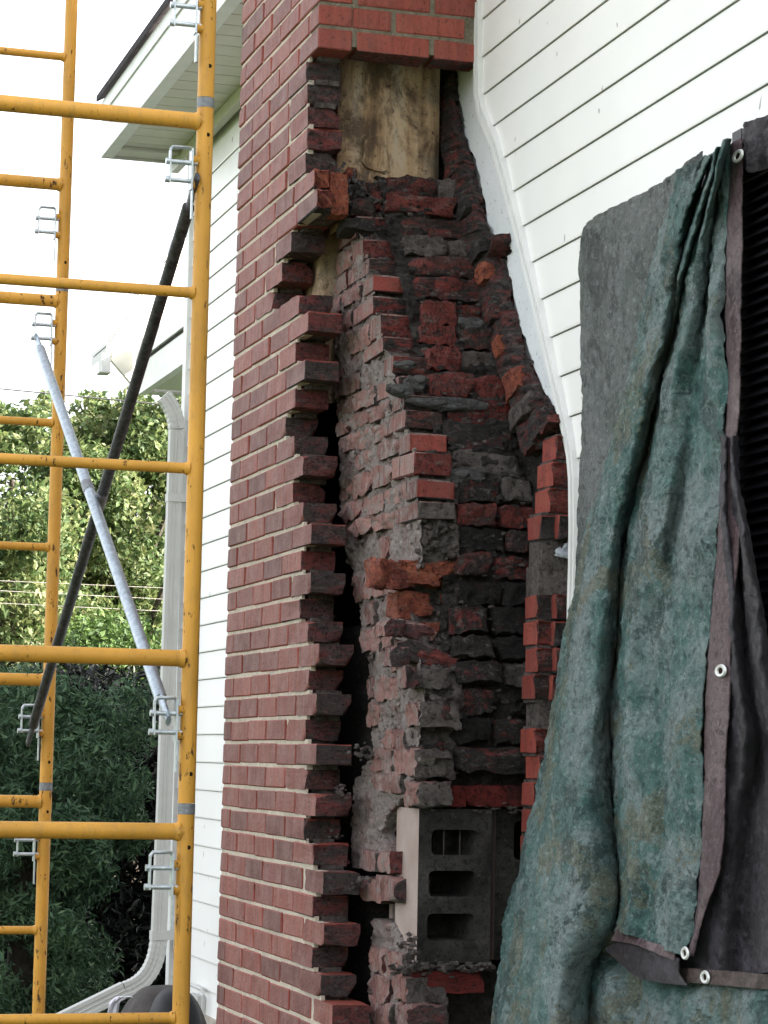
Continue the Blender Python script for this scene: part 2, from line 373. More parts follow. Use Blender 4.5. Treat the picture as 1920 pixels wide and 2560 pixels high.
def plank(za, zb, ya, yb, slopeend):
    """clapboard: laps out at its bottom edge, groove line under the butt; ya near, yb far end"""
    m = MB(); n = 4 if slopeend else 1
    for i in range(n):
        u0 = za + (zb - za) * i / n; u1 = za + (zb - za) * (i + 1) / n
        def xx(u): return XW - .0075 + .0055 * (u - za) / (zb - za)
        e0 = (jy(u0) - .016) if slopeend else yb; e1 = (jy(u1) - .016) if slopeend else yb
        m.face([(xx(u0), ya, u0), (xx(u0), e0, u0), (xx(u1), e1, u1), (xx(u1), ya, u1)])
        m.face([(xx(u0), e0, u0), (XW + .01, e0, u0), (XW + .01, e1, u1), (xx(u1), e1, u1)])
    ye = (jy(za) - .016) if slopeend else yb
    m.face([(XW - .0075, ya, za), (XW + .01, ya, za), (XW + .01, ye, za), (XW - .0075, ye, za)])
    # rolled butt edge
    m.face([(XW - .0075, ya, za), (XW - .0075, ye, za), (XW - .0083, ye, za + .006), (XW - .0083, ya, za + .006)])
    return m.build('siding_plank', M['vinyl'], house)
k0 = int((ZT - ZB) / SP)
for k in range(-6, k0 + 1):
    zt = ZT - k * SP; zb_ = zt - SP + .003
    if zt > ZE + .02: continue
    plank(zb_, zt, -5, None, True)
    plank(zb_, zt, YF + .012, YC - .045, False)
m = MB()                                     # J channel round the chimney outline: a thin outer lip, a groove, an inner lip
def strip(m, off0, off1, x0, x1):
    pts = []
    for i, p in enumerate(JP):
        d = (JP[min(i + 1, len(JP) - 1)] - JP[max(i - 1, 0)]).normalized(); nrm = Vector((0, -d.z, d.y))
        if nrm.y > 0: nrm = -nrm
        pts.append((p + nrm * off0, p + nrm * off1))
    for (a, b_), (c, d) in zip(pts, pts[1:]):
        P = []
        for x in (x1, x0):
            P += [(x, a.y, a.z), (x, b_.y, b_.z), (x, d.y, d.z), (x, c.y, c.z)]
        m.hexa(P)
strip(m, -.007, .009, XW - .022, XW + .01); strip(m, .0095, .017, XW - .013, XW + .01); strip(m, .0175, .026, XW - .020, XW + .01)
m.build('channel_trim', M['white'], house)
# flashing bared along the old chimney outline: jagged inner edge
fl = [(1140, 120), (1143, 165), (1147, 195), (1146, 230), (1152, 262), (1160, 300), (1163, 330), (1174, 372), (1190, 398), (1200, 440), (1206, 480), (1216, 520), (1219, 575), (1224, 590), (1250, 600), (1275, 618), (1282, 632), (1268, 640), (1272, 690), (1290, 760), (1300, 815), (1318, 855), (1330, 905), (1345, 945), (1372, 1000), (1392, 1035), (1410, 1050), (1418, 1065)]
m = MB(); prev = None; rows = []
for i in range(len(fl) - 1):
    (xa, ya), (xb, yb) = fl[i], fl[i + 1]
    for t in range(4):
        px_ = xa + (xb - xa) * t / 4 + random.uniform(-2.5, 2.5); py_ = ya + (yb - ya) * t / 4
        p = at(px_, py_, 'x', XW - .002); q = Vector((XW - .002, jy(p.z) - .002, p.z)); rows.append((p, q))
for (a, b_), (c, d) in zip(rows, rows[1:]):
    P = []
    for dx in (0.010, 0): P += [(a.x + dx, a.y, a.z), (b_.x + dx, b_.y, b_.z), (d.x + dx, d.y, d.z), (c.x + dx, c.y, c.z)]
    m.hexa(P)
m.build('flashing', M['flash'], house)
# corner board, foundation
m = MB(); m.box((XW - .022, YC - .045, ZB), (XW + .06, YC + .02, ZE)); m.build('corner_board', M['white'], house)
m = MB(); m.box((XW - .03, -5, -.05), (XW - .001, YC + .03, ZB - .012)); m.box((XW - .035, YC - .05, ZB - .03), (XW + .1, YC + .06, ZB - .01)); m.build('foundation', M['concrete'], house)
# upper eave: soffit panels, fascia, shingles
XE, YE = 1.852, 10.72
for (ya, yb) in ((-5, 6.5), (YF + .02, YE)):
    n = int((yb - ya) / .13); 
    m = MB()
    for i in range(n):
        u0 = ya + (yb - ya) * i / n; u1 = ya + (yb - ya) * (i + 1) / n
        m.box((XE + .024, u0, ZE + .004), (XW + .02, u1 - .008, ZE + .02)); m.box((XE + .024, u1 - .008, ZE + .010), (XW + .02, u1, ZE + .02))
    m.build('soffit', M['soffit'], house)
    m = MB(); m.box((XE, ya, ZE - .006), (XE + .022, yb, ZE + .235)); m.box((XE - .008, ya, ZE + .18), (XE - .001, yb, ZE + .24)); m.box((XE + .0225, ya, ZE - .004), (XE + .055, yb, ZE + .003)); m.build('fascia', M['white'], house)
    m = MB(); m.box((XW - .05, ya, ZE - .05), (XW - .018, yb, ZE + .003)); m.build('frieze', M['soffit'], house)
    m = MB(); rise = .60
    XR = XW + 4.1; zr_ = ZE + .25 + (XR - XE) * rise
    m.hexa([(XE - .03, ya, ZE + .242), (XR, ya, zr_ - .05), (XR, yb + .01, zr_ - .05), (XE - .03, yb + .01, ZE + .242), (XE - .03, ya, ZE + .27), (XR, ya, zr_), (XR, yb + .01, zr_), (XE - .03, yb + .01, ZE + .27)])
    X2 = XW + 8.7
    m.hexa([(XR + .001, ya, zr_ - .05), (X2, ya, ZE + .17), (X2, yb + .01, ZE + .17), (XR + .001, yb + .01, zr_ - .05), (XR + .001, ya, zr_), (X2, ya, ZE + .2), (X2, yb + .01, ZE + .2), (XR + .001, yb + .01, zr_)])
    m.build('roof', M['shingle'], house)
    if yb > 7:   # rake return at the far end
        m = MB(); m.box((XE + .001, YE, ZE - .006), (XW + .3, YE + .02, ZE + .235)); m.box((XE + .06, YE - .20, ZE - .012), (XW - .02, YE - .175, ZE + .002)); m.build('rake_board', M['greytrim'], house)
m = MB()
m.hexa([(XW + .02, YC - .06, ZE + .05), (XW + 8.2, YC - .06, ZE + .05), (XW + 8.2, YC - .02, ZE + .05), (XW + .02, YC - .02, ZE + .05), (XW + 4.0, YC - .06, ZE + 2.5), (XW + 4.2, YC - .06, ZE + 2.5), (XW + 4.2, YC - .02, ZE + 2.5), (XW + 4.0, YC - .02, ZE + 2.5)])
m.build('gable_wall', M['white'], house)
# outlet bracket on the lower siding
m = MB()
a = at(478, 2462, 'x', XW - .03); c_ = at(512, 2475, 'x', XW - .03)
m.tube([a, a + Vector((0, -.20, 0)), a + Vector((0, -.23, -.02)), a + Vector((0, -.23, -.12))], .008, 8)
m.box((XW - .04, a.y - .17, a.z - .09), (XW - .018, a.y - .01, a.z - .03)); m.build('wall_hook', M['greytrim'], house)

# lower roof wing beyond the corner
wing = thing('porch_wing', 'low white porch roof with grey soffit and gutter past the house corner', 'porch')
YW = 14.0
a = at(345, 987, 'y', YW); zs = a.z; xa = a.x
m = MB(); m.box((xa + .05, 10.75, zs + .02), (xa + .75, YW - .12, zs + .035)); m.box((xa + .30, 10.75, zs + .012), (xa + .315, YW - .14, zs + .019)); m.build('soffit', M['soffit'], wing)
m = MB(); m.box((xa, 10.72, zs), (xa + .045, YW, zs + .17)); m.box((xa - .02, 10.72, zs + .186), (xa + .04, YW + .02, zs + .30)); m.build('fascia', M['white'], wing)
m = MB(); m.box((xa - .004, 10.72, zs + .1705), (xa + .04, YW, zs + .184)); m.build('drip_edge', M['shingle'], wing)
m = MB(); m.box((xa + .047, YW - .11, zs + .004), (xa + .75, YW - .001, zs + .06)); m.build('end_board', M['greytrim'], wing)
m = MB(); m.box((xa + .76, 10.7, 0), (xa + 4.5, YW - .1, zs + .5)); m.build('wall', M['white'], wing)
m = MB()
def prism(m, pts, y0, y1):
    A = [at(*p, 'y', y0) for p in pts]; B = [Vector((p.x, y1 + .0 * p.x, p.z)) for p in A]
    m.face(A); m.face(list(reversed(B)))
    for i in range(len(A)): j = (i + 1) % len(A); m.face([A[i], A[j], B[j], B[i]])
prism(m, [(279, 900), (281, 880), (400, 705), (500, 560), (560, 560), (560, 860), (348, 972), (330, 960)], YW + .05, YW + .1); m.build('gable', M['soffit'], wing)
m = MB(); A = [at(*p, 'y', YW) for p in ((266, 888), (525, 515))]
def slab(A, o, dy, dz):
    P = [p + Vector(o) for p in A]
    m = MB(); m.hexa([P[0], P[0] + Vector((0, dy, 0)), P[1] + Vector((0, dy, 0)), P[1], P[0] + Vector((0, 0, dz)), P[0] + Vector((0, dy, dz)), P[1] + Vector((0, dy, dz)), P[1] + Vector((0, 0, dz))]); return m
slab(A, (0, 0, 0), .5, .05).build('rake_board', M['greytrim'], wing)
slab(A, (-.004, -.004, .054), .5, .016).build('drip_edge', M['greytrim'], wing)
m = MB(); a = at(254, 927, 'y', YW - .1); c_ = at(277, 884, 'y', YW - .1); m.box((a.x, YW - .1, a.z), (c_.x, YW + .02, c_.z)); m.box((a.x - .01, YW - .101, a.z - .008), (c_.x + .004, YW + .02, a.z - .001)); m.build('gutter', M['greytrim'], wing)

# downspout
ds = thing('downspout', 'white corrugated downspout with elbow at the house corner', 'downspout')
def spout(name, pts, wx=.027, wy=.024, ribs=0):
    m = MB(); path = [Vector(p) for p in pts]; rings = []
    prof = [(-1, -1), (-.5, -1), (-.4, -.86), (-.1, -.86), (0, -1), (.1, -.86), (.4, -.86), (.5, -1), (1, -1), (1, 1), (-1, 1)]
    for k, p in enumerate(path):
        d = (path[min(k + 1, len(path) - 1)] - path[max(k - 1, 0)]).normalized(); s_ = Vector((0, 1, 0)); a = d.cross(s_).normalized()
        rb = 1.0 + (.06 if ribs and k % 2 else 0)
        i = len(m.v); rings.append(i)
        for (u, v_) in prof: m.v.append(tuple(p + a * (u * wx * rb) + s_ * (v_ * wy * rb)))
    n = len(prof)
    for a, b_ in zip(rings, rings[1:]):
        for j in range(n): m.f.append((a + j, a + (j + 1) % n, b_ + (j + 1) % n, b_ + j)); m.m.append(0)
    m.f.append(tuple(range(rings[0], rings[0] + n))); m.m.append(0); m.f.append(tuple(range(rings[-1], rings[-1] + n))); m.m.append(0)
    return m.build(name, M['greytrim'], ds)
YD = 10.38
P = lambda x, y: at(x, y, 'y', YD)
spout('pipe', [P(441, 1075), P(427, 1500), P(411, 2000), P(397, 2335)], .030)
up = []
for t in range(13):
    u = t / 12; a, b_, c_ = P(408, 990), P(440, 1025), P(441, 1073); up.append((1 - u) ** 2 * a + 2 * u * (1 - u) * b_ + u * u * c_)
spout('elbow', up, .031, .025, 1)
lo = []
for t in range(25):
    u = t / 24; a, b_, c_ = P(397, 2338), P(393, 2450), P(312, 2475); lo.append((1 - u) ** 2 * a + 2 * u * (1 - u) * b_ + u * u * c_)
spout('elbow', lo, .032, .026, 1)
spout('extension', [P(311, 2474), P(255, 2502), P(120, 2568), P(60, 2600)], .033, .027)
for py_, w_ in ((1245, .034), (2338, .034)):
    m = MB(); q = P(436 - (py_ - 1245) * .036, py_); m.box((q.x - w_, YD - .03, q.z - .018), (q.x + w_ + .03, YD + .03, q.z + .018)); m.build('strap', M['greytrim'], ds)

# ------------------------------------------------------------------ bricks
def brick_mesh(name, size, mats, jit=.0012, bev=.004, seed=0, endcut=None, rough_all=0.0, cuts=0):
    rnd = random.Random(seed); bm = bmesh.new(); bmesh.ops.create_cube(bm, size=1.0)
    bmesh.ops.scale(bm, vec=size, verts=bm.verts)
    for f in bm.faces:
        n = f.normal
        f.material_index = 0
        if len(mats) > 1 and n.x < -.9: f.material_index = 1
        if len(mats) > 2 and n.y < -.9: f.material_index = 2
        if len(mats) > 3 and n.z < -.9: f.material_index = 3
    if cuts:
        n_ = 7; bmesh.ops.subdivide_edges(bm, edges=bm.edges, cuts=n_, use_grid_fill=True)
        planes = []
        for _ in range(rnd.randint(3, 6)):
            d = Vector((rnd.choice((-1, 1)) * rnd.uniform(.1, 1), rnd.choice((-1, 1)) * rnd.uniform(.1, 1), rnd.choice((-1, 1)) * rnd.uniform(.1, 1))).normalized()
            hx = Vector((size[0] / 2, size[1] / 2, size[2] / 2)); reach = sum(abs(d[q]) * hx[q] for q in range(3)); planes.append((d, reach - rnd.uniform(.004, .022)))
        off = Vector((seed * 1.7, seed * .3, 0)); a_ = rough_all
        for v in bm.verts:
            for d, r in planes:
                e = v.co.dot(d) - r
                if e > 0: v.co -= d * e
            p = v.co + off; nn = v.co.normalized()
            w_ = noise.noise_vector(p * 22) * a_ + noise.noise_vector(p * 55) * a_ * .6 + noise.noise_vector(Vector((p.x, p.y, p.z * 2)) * 110) * a_ * .35
            v.co += w_
        for f in bm.faces: f.smooth = True
    if bev and not cuts: bmesh.ops.bevel(bm, geom=list(bm.edges), offset=bev, segments=1, affect='EDGES', material=-1, loop_slide=True)
    if endcut:
        bmesh.ops.subdivide_edges(bm, edges=[e for e in bm.edges if all(v.co.y < -size[1] / 2 + bev * 1.5 for v in e.verts)], cuts=1, use_grid_fill=True)
    for v in ([] if cuts else bm.verts):
        j = jit
        if endcut and v.co.y < -size[1] * .4: j = endcut
        j = max(j, rough_all)
        v.co += Vector((rnd.uniform(-j, j) * (.35 if endcut else 1), rnd.uniform(-j, j), rnd.uniform(-j, j) * (.5 if endcut else 1)))
    me = bpy.data.meshes.new(name); bm.to_mesh(me); bm.free()
    for x in mats: me.materials.append(x)
    if cuts: me.set_sharp_from_angle(angle=R_(50))
    return me
W4 = .098
BL, BH = .212, .0565
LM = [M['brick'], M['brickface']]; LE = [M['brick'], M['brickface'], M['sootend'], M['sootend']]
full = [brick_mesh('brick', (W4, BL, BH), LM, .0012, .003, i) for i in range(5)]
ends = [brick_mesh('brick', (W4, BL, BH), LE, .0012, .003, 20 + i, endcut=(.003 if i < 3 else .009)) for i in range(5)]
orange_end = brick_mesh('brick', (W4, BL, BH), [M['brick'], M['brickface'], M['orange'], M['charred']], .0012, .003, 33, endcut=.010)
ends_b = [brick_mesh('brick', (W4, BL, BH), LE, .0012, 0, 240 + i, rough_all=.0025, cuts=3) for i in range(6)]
chim = thing('brick_chimney', 'red brick chimney with its side torn open to charred inner masonry', 'chimney')
ENDS = {1: 764, 2: 790, 3: 771, 4: 797, 5: 769, 6: 751, 7: 776, 8: 753, 9: 780, 10: 757, 11: 732, 12: 759, 13: 736, 14: 713, 15: 738, 16: 764, 17: 740, 18: 770, 19: 749, 20: 679, 21: 704, 22: 730, 23: 792, 24: 783, 25: 764, 26: 770, 27: 768, 28: 768, 29: 768,
        0: 791, -1: 762, -2: 789, -3: 762, -4: 783, -5: 808, -6: 783, -7: 810, -8: 781, -9: 802, -10: 830, -11: 800}
# the first listed row below line 0 is course 0
mort = MB(); mortF = MB(); mortB = MB()
XB = XL + W4 / 2
for k in range(-12, 37):
    zc = ZR + (k - .5) * CZ
    ye = Y0 if k >= 30 else yfor(ENDS.get(k, 800), XL, zc)
    broken = k < 30
    y = ye; first = True
    if k >= 30 and k % 2 == 1: lens = [.100]
    else: lens = []
    i = 0
    while y < YF - .02:
        ln = (lens[i] if i < len(lens) else BL); i += 1
        if y + ln > YF - .035: ln = YF - y
        me = random.choice((ends_b if random.random() < .6 else ends) if (first and broken) else full); xw = 1.0
        if first and k in (23, 24): me = orange_end; xw = .46
        o = link('brick', me, chim, (XB - W4 * (1 - xw) / 2 + random.uniform(-.0015, .0015), y + ln / 2, zc + random.uniform(-.0012, .0012)), (random.uniform(-.004, .004), 0, random.uniform(-.004, .004)), (xw, ln / BL, 1))
        y += ln + .0105; first = False
    yend = ye + random.uniform(.004, .03) if broken else Y0 + .006
    # bed and head joints: slightly recessed
    zt = zc + CZ / 2
    yup = Y0 if k + 1 >= 30 else yfor(ENDS.get(k + 1, 800), XL, zc + CZ); ymx = max(ye, yup)
    if broken:
        mort.box((XL + .0045, ymx + random.uniform(-.012, .012), zt - .0075), (XL + random.uniform(.010, .022), ymx + .12, zt + .0075)); yend = ymx + random.uniform(.05, .12)
    mort.box((XL + .0042, yend, zt - .0074), (XL + .024, YF - .004, zt + .0074))
    mort.box((XL + .0052, ye + .06, zc - BH / 2), (XL + .03, YF - .005, zc + BH / 2))
    yb_ = ymx + random.uniform(-.03, .03) if broken else Y0 + .01
    mortB.box((XL + .0245, yb_, zt - .0072), (XL + W4 - random.uniform(.002, .02), YF - .006, zt + .0072))
    mortB.box((XL + .031, ye + .06, zc - BH / 2), (XL + W4 - .008, YF - .007, zc + BH / 2))
# near side above the opening
fb = [brick_mesh('brick', (BL, W4, BH), [M['brick']] , .0012, .003, 40 + i) for i in range(4)]
fb2 = [brick_mesh('brick', (BL, W4, BH), [M['brick'], M['brick'], M['brick'], M['sootend']], .0012, .003, 50 + i) for i in range(3)]
for k in range(30, 37):
    zc = ZR + (k - .5) * CZ
    x = XL + W4 + .0105 if k % 2 == 0 else XL + .2   # odd rows start with a stretcher end of the corner brick
    if k % 2 == 1: x = XL
    if k % 2 == 1:
        pass
    segs = []
    if k % 2 == 0:
        segs = [(XL + W4 + .016, BL), (XL + W4 + .016 + BL + .016, XW - .004 - (XL + W4 + .016 + BL + .016))]
    else:
        segs = [(XL + W4 + .002, BL - W4 - .002), (XL + BL + .016, BL - .008), (XL + 2 * BL + .036, XW - .004 - (XL + 2 * BL + .036))]
    for (xa, ln) in segs:
        if ln < .02: continue
        link('brick', random.choice(fb2 if k == 30 else fb), chim, (xa + ln / 2, Y0 + W4 / 2 + random.uniform(-.001, .001), zc), None, (ln / BL, 1, 1))
    zt = zc + CZ / 2
    mortF.box((XL + .004, Y0 + .004, zt - .0076), (XW - .001, Y0 + W4 - .006, zt + .0076))
    mortF.box((XL + W4, Y0 + .005, zc - BH / 2 + (.012 if k == 30 else 0)), (XW - .001, Y0 + W4 - .008, zc + BH / 2))
mort.build('mortar', M['mortar'], chim); mortF.build('mortar', M['mortar_side'], chim); mortB.build('sooty_mortar', M['mortar_grey'], chim)
# masonry out of the frame: shaft above, base below, far side and back
m = MB(); mm = MB()
for k in range(37, 62):
    zc = ZR + (k - .5) * CZ; off = .111 * (k % 2)
    mm.box((XL + .005, Y0 + .005, zc - CZ / 2), (XW + .6, YF - .005, zc + CZ / 2))
    y = Y0 - off
    while y < YF:
        a_, b_ = max(y, Y0), min(y + BL, YF)
        if b_ - a_ > .02: m.box((XL, a_, zc - BH / 2), (XL + .05, b_, zc + BH / 2))
        y += .2225
    x = XL + .052 - off
    while x < XW + .6:
        a_, b_ = max(x, XL + .052), min(x + BL, XW + .6)
        if b_ - a_ > .02: m.box((a_, Y0, zc - BH / 2), (b_, Y0 + .05, zc + BH / 2))
        x += .2225
for k in range(-23, -12):
    zc = ZR + (k - .5) * CZ; off = .111 * (k % 2)
    mm.box((XL + .005, 6.2, zc - CZ / 2), (XL + .095, YF - .005, zc + CZ / 2))
    y = 6.2 - off
    while y < YF:
        a_, b_ = max(y, 6.19), min(y + BL, YF)
        if b_ - a_ > .02: m.box((XL, a_, zc - BH / 2), (XL + .1, b_, zc + BH / 2))
        y += .2225
for k in range(-23, 37):
    zc = ZR + (k - .5) * CZ; off = .111 * (k % 2); x = XL + .101 - off
    mm.box((XL + .1, YF - .098, zc - CZ / 2), (XW - .001, YF - .006, zc + CZ / 2))
    while x < XW:
        a_, b_ = max(x, XL + .101), min(x + BL, XW - .001)
        if b_ - a_ > .02: m.box((a_, YF - .1, zc - BH / 2), (b_, YF, zc + BH / 2))
        x += .2225
tag(m.build('outer_brickwork', M['brick'], chim), kind='stuff'); mm.build('outer_mortar', M['mortar'], chim)

# ---- inner core: brick wythe standing behind the gap
XC = 1.88
CORN = [(-.60, 1042), (-.10, 1044), (0.0, 1042), (.06, 1041), (.113, 1056), (.198, 1056), (.26, 1040), (.34, 1030), (.42, 1020), (.50, 1044), (.535, 1046), (.68, 1044), (.749, 1039), (.819, 1022), (.882, 1009), (.95, 1002), (1.02, 981), (1.06, 980), (1.12, 955), (1.166, 948), (1.245, 929), (1.302, 931), (1.364, 914), (1.436, 900), (1.498, 891)]
LEFT = [(-.6, 1000), (-.1, 935), (.033, 925), (.162, 920), (.361, 896), (.573, 856), (.785, 841), (1.262, 832), (1.503, 838)]
CW = .100
def corner_y(zrel): return yfor(interp(CORN, zrel), XC, H + zrel)
def left_y(zrel): return yfor(interp(LEFT, zrel), XC, H + zrel)
# mortar body of the wythe: left face grid + near end grid, lumpy
def lump(y, z, a=.013): return a * (nz(3.1, y, z, 16) + .6 * nz(7.7, y, z, 42) + .55 * abs(nz(2.7, y, z, 85)) + .3 * nz(1.7, y, z, 170))
rows = []; rows2 = []
nzr = 300
for i in range(nzr + 1):
    zrel = -.04 + (1.53 + .04) * i / nzr
    yc, yl = corner_y(zrel) + .012, left_y(zrel) + .02 * nz(0, 1, zrel, 30)
    yl = max(yl, yc + .05)
    row = []
    for j in range(81):
        y = yl + (yc - yl) * j / 80; z = H + zrel
        row.append(Vector((XC + .008 + lump(y, z), y, z)))
    row2 = [row[-1]]
    for j in range(1, 25):
        x = XC + .008 + CW * 1.1 * j / 24; row2.append(Vector((x, yc + .016 + .022 * nz(x, 5, zrel, 24) + .014 * nz(x, 5, zrel, 60) + .007 * nz(x, 5, zrel, 140), H + zrel)))
    back = [Vector((XC + CW, yl + .02, H + zrel)), ]
    rows.append(back + row); rows2.append(row2)
m = MB(); m.grid(rows); m.build('bedding_mortar', M['mortar_rough'], chim, True)
m = MB(); m.grid(rows2); m.build('end_mortar', M['mortar_grey'], chim, True)
cb = [brick_mesh('backing_brick', (CW, .2, .056), [M['dusty'], M['dusty'], M['sootend'] if i % 2 else M['mortar_grey'], M['mortar_grey']], .004, 0, 70 + i, rough_all=.0055, cuts=3) for i in range(6)]
cbr = [brick_mesh('backing_brick', (CW, .2, .056), [M['dusty'], M['dusty'], M['sootend'] if i % 2 else M['mortar_grey'], M['mortar_grey']], .004, 0, 80 + i, rough_all=.011, cuts=3) for i in range(6)]
cend = [brick_mesh('backing_brick', (CW, .2, .056), [M['dusty'], M['dusty'], mm_, M['sootend']], .002, .003, 90 + i, endcut=.004) for i, mm_ in enumerate((M['sooty_red'], M['redclean'], M['charred'], M['redclean'], M['mortar_grey']))]
CCE = {.535: 2}
zrel = 1.515; k = 0
tops = [1.53, 1.455, 1.386, 1.325, 1.268, 1.205, 1.13, 1.075, 1.015, .955, .905, .845, .785, .715, .655, .60, .50, .42, .35, .28, .215, .145, .075, .005, -.035]
endsel = [2, 0, 0, 1, 2, 2, 2, 0, 2, 2, 0, 1, 0, 1, 4, 4, None, None, None, None, 4, None, 2, None, None]
for k, zt in enumerate(tops[:-1]):
    zb = tops[k + 1]; h = zt - zb - .012; zc = (zt + zb) / 2
    if h > .085: h = .062
    yc, yl = corner_y(zc), left_y(zc)
    y = yc; i = 0
    low = zc < .56
    while y < yl - .03:
        ln = .2 if not (i == 0 and k % 2) else .098
        if low: ln = random.choice((.09, .13, .2))
        if y + ln > yl: ln = yl - y
        if ln < .035: break
        skip = (low and random.random() < .38) or (not low and i > 0 and random.random() < .13)
        if i == 0 and endsel[k] is None and random.random() < .5: skip = True
        if not skip:
            if i == 0 and endsel[k] is not None: me = cend[endsel[k]]
            else: me = random.choice(cbr if (low or random.random() < .45) else cb)
            link('backing_brick', me, chim, (XC + CW / 2 + random.uniform(-.003, .006), y + ln / 2, H + zc + random.uniform(-.004, .004)), (random.uniform(-.03, .03), random.uniform(-.03, .03), random.uniform(-.03, .03)), (1, ln / .2, h / .056))
        y += ln + .012; i += 1
# mortar lumps squeezed out over the left face and ends
def blob_mesh(seed, r=.02):
    rnd = random.Random(seed); bm = bmesh.new(); bmesh.ops.create_icosphere(bm, subdivisions=2, radius=r)
    pl = []
    for _ in range(9):
        d = Vector((rnd.gauss(0, 1), rnd.gauss(0, 1), rnd.gauss(0, 1))).normalized(); pl.append((d, r * rnd.uniform(.35, .8)))
    for v in bm.verts:
        for d, q in pl:
            e = v.co.dot(d) - q
            if e > 0: v.co -= d * e
        v.co += noise.noise_vector(v.co * 90 + Vector((seed, 0, 0))) * r * .28 + noise.noise_vector(v.co * 260 + Vector((seed, 0, 0))) * r * .12
    vs = [tuple(v.co) for v in bm.verts]; fs = [tuple(v.index for v in f.verts) for f in bm.faces]; bm.free(); return vs, fs
blobs = [blob_mesh(i) for i in range(12)]
def add_blob(m, c, s, i, mi=0):
    vs, fs = blobs[i % 12]; b0 = len(m.v)
    m.v += [(c[0] + v[0] * s[0], c[1] + v[1] * s[1], c[2] + v[2] * s[2]) for v in vs]; m.f += [tuple(b0 + q for q in f) for f in fs]; m.m += [mi] * len(fs)
m = MB()
for i in range(620):
    zc = random.uniform(-.03, 1.5)
    if zc > .2 and random.random() < .8:
        zc = min(tops, key=lambda t: abs(t - zc)) - .005 + random.uniform(-.011, .011)
    yc, yl = corner_y(zc), left_y(zc); y = random.uniform(yc, yl)
    s_ = random.uniform(.15, .6)
    add_blob(m, (XC + .008, y, H + zc), (.5 * s_, s_ * 1.8, s_ * .8), i)
tag(m.build('mortar_lumps', M['mortar_rough'], chim, False), kind='stuff')
m = MB()
for i in range(240):
    zc = random.uniform(.0, 1.45); yc = corner_y(zc); x = random.uniform(XC + .01, XC + CW + .01); s_ = random.uniform(.2, .75)
    if zc > .62 and random.random() < .75: zc = min(tops, key=lambda t: abs(t - zc)) - .004; s_ *= .6
    add_blob(m, (x, yc + .014 + random.uniform(0, .015), H + zc), (1.2 * s_, s_ * .8, s_ * .8), i)
tag(m.build('end_lumps', M['mortar_grey'], chim, False), kind='stuff')

# ---- sloping charred fill between the wythe and the house wall
XF0, XF1 = XC + CW - .005, XW - .012
YFILL = [(-.62, 6.08), (-.09, 6.03), (-.03, 5.995), (.04, 5.985), (.45, 6.00), (.75, 6.055), (.95, 6.17), (1.05, 6.25), (1.35, 6.46), (1.55, 6.60), (1.66, 6.68)]
rows = []
for i in range(281):
    zrel = -.075 + 1.735 * i / 280; row = []
    for j in range(61):
        x = XF0 - .02 + (XF1 - XF0 + .035) * j / 60
        y = interp(YFILL, zrel) + .035 + .03 * nz(x, 2, zrel, 11) + .022 * nz(x * .6, 2, zrel, 34) + .013 * nz(x * .7, 2, zrel, 80) + .006 * nz(x, 2, zrel, 170)
        row.append(Vector((x, y, H + zrel)))
    rows.append(row)
top = [Vector((p.x, 6.80, p.z + .01 * nz(p.x, 9, 0, 30))) for p in rows[-1]]
rows.append(top)
m = MB(); m.grid(rows); m.build('fill_mortar', M['mortar_dark'], chim, True)
stone = [[brick_mesh('charred_brick', (.2, .09, .058), [mt], .004, 0, 120 + i + 10 * j, rough_all=.011, cuts=3) for i in range(5)] for j, mt in enumerate((M['charred'], M['sooty_red'], M['black_soot'], M['mortar_grey']))]
zc = 1.655; kk = 0
while zc > -.035:
    h = random.uniform(.050, .064); x = XF0 + random.uniform(-.01, .03); 
    if kk == 0: x = XF0 + .02
    while x < XF1 - .03:
        ln = random.choice((.2, .2, .12, .10)) * random.uniform(.9, 1.05); ln = min(ln, XF1 - x)
        if zc > 1.0: ch = random.choices((0, 1, 2, 3), (2.2, 5, .3, 1.3))[0]
        elif zc > .6: ch = random.choices((0, 1, 2, 3), (3, 2, .8, 2.4))[0]
        elif x < 2.06: ch = random.choices((0, 1, 2, 3), (3, 1.2, 1.6, 2.2))[0]
        else: ch = random.choices((0, 1, 2, 3), (2, .4, 5, .5))[0]
        if zc > 1.1 and .15 < (x - XF0) + .1 and random.random() < .05: ch = 1
        if random.random() > .07:
            link('charred_brick', random.choice(stone[ch]), chim, (x + ln / 2, interp(YFILL, zc) + .040 + random.uniform(-.026, .012), H + zc - h / 2), (random.uniform(-.12, .12), random.uniform(-.05, .05), random.uniform(-.10, .10)), (ln / .2, 1, h / .058))
        x += ln + random.uniform(.008, .02)
    zc -= h + random.uniform(.010, .018); kk += 1
m = MB(); m2 = MB()
for i in range(300):
    zc = random.uniform(.0, 1.64); x = random.uniform(XF0, XF1); s_ = random.uniform(.15, .6)
    add_blob(m if random.random() < .7 else m2, (x, interp(YFILL, zc) + .004, H + zc), (s_ * 1.2, s_ * .6, s_ * .7), i)
tag(m.build('soot_lumps', M['mortar_dark'], chim), kind='stuff'); tag(m2.build('ash_lumps', M['mortar_grey'], chim), kind='stuff')
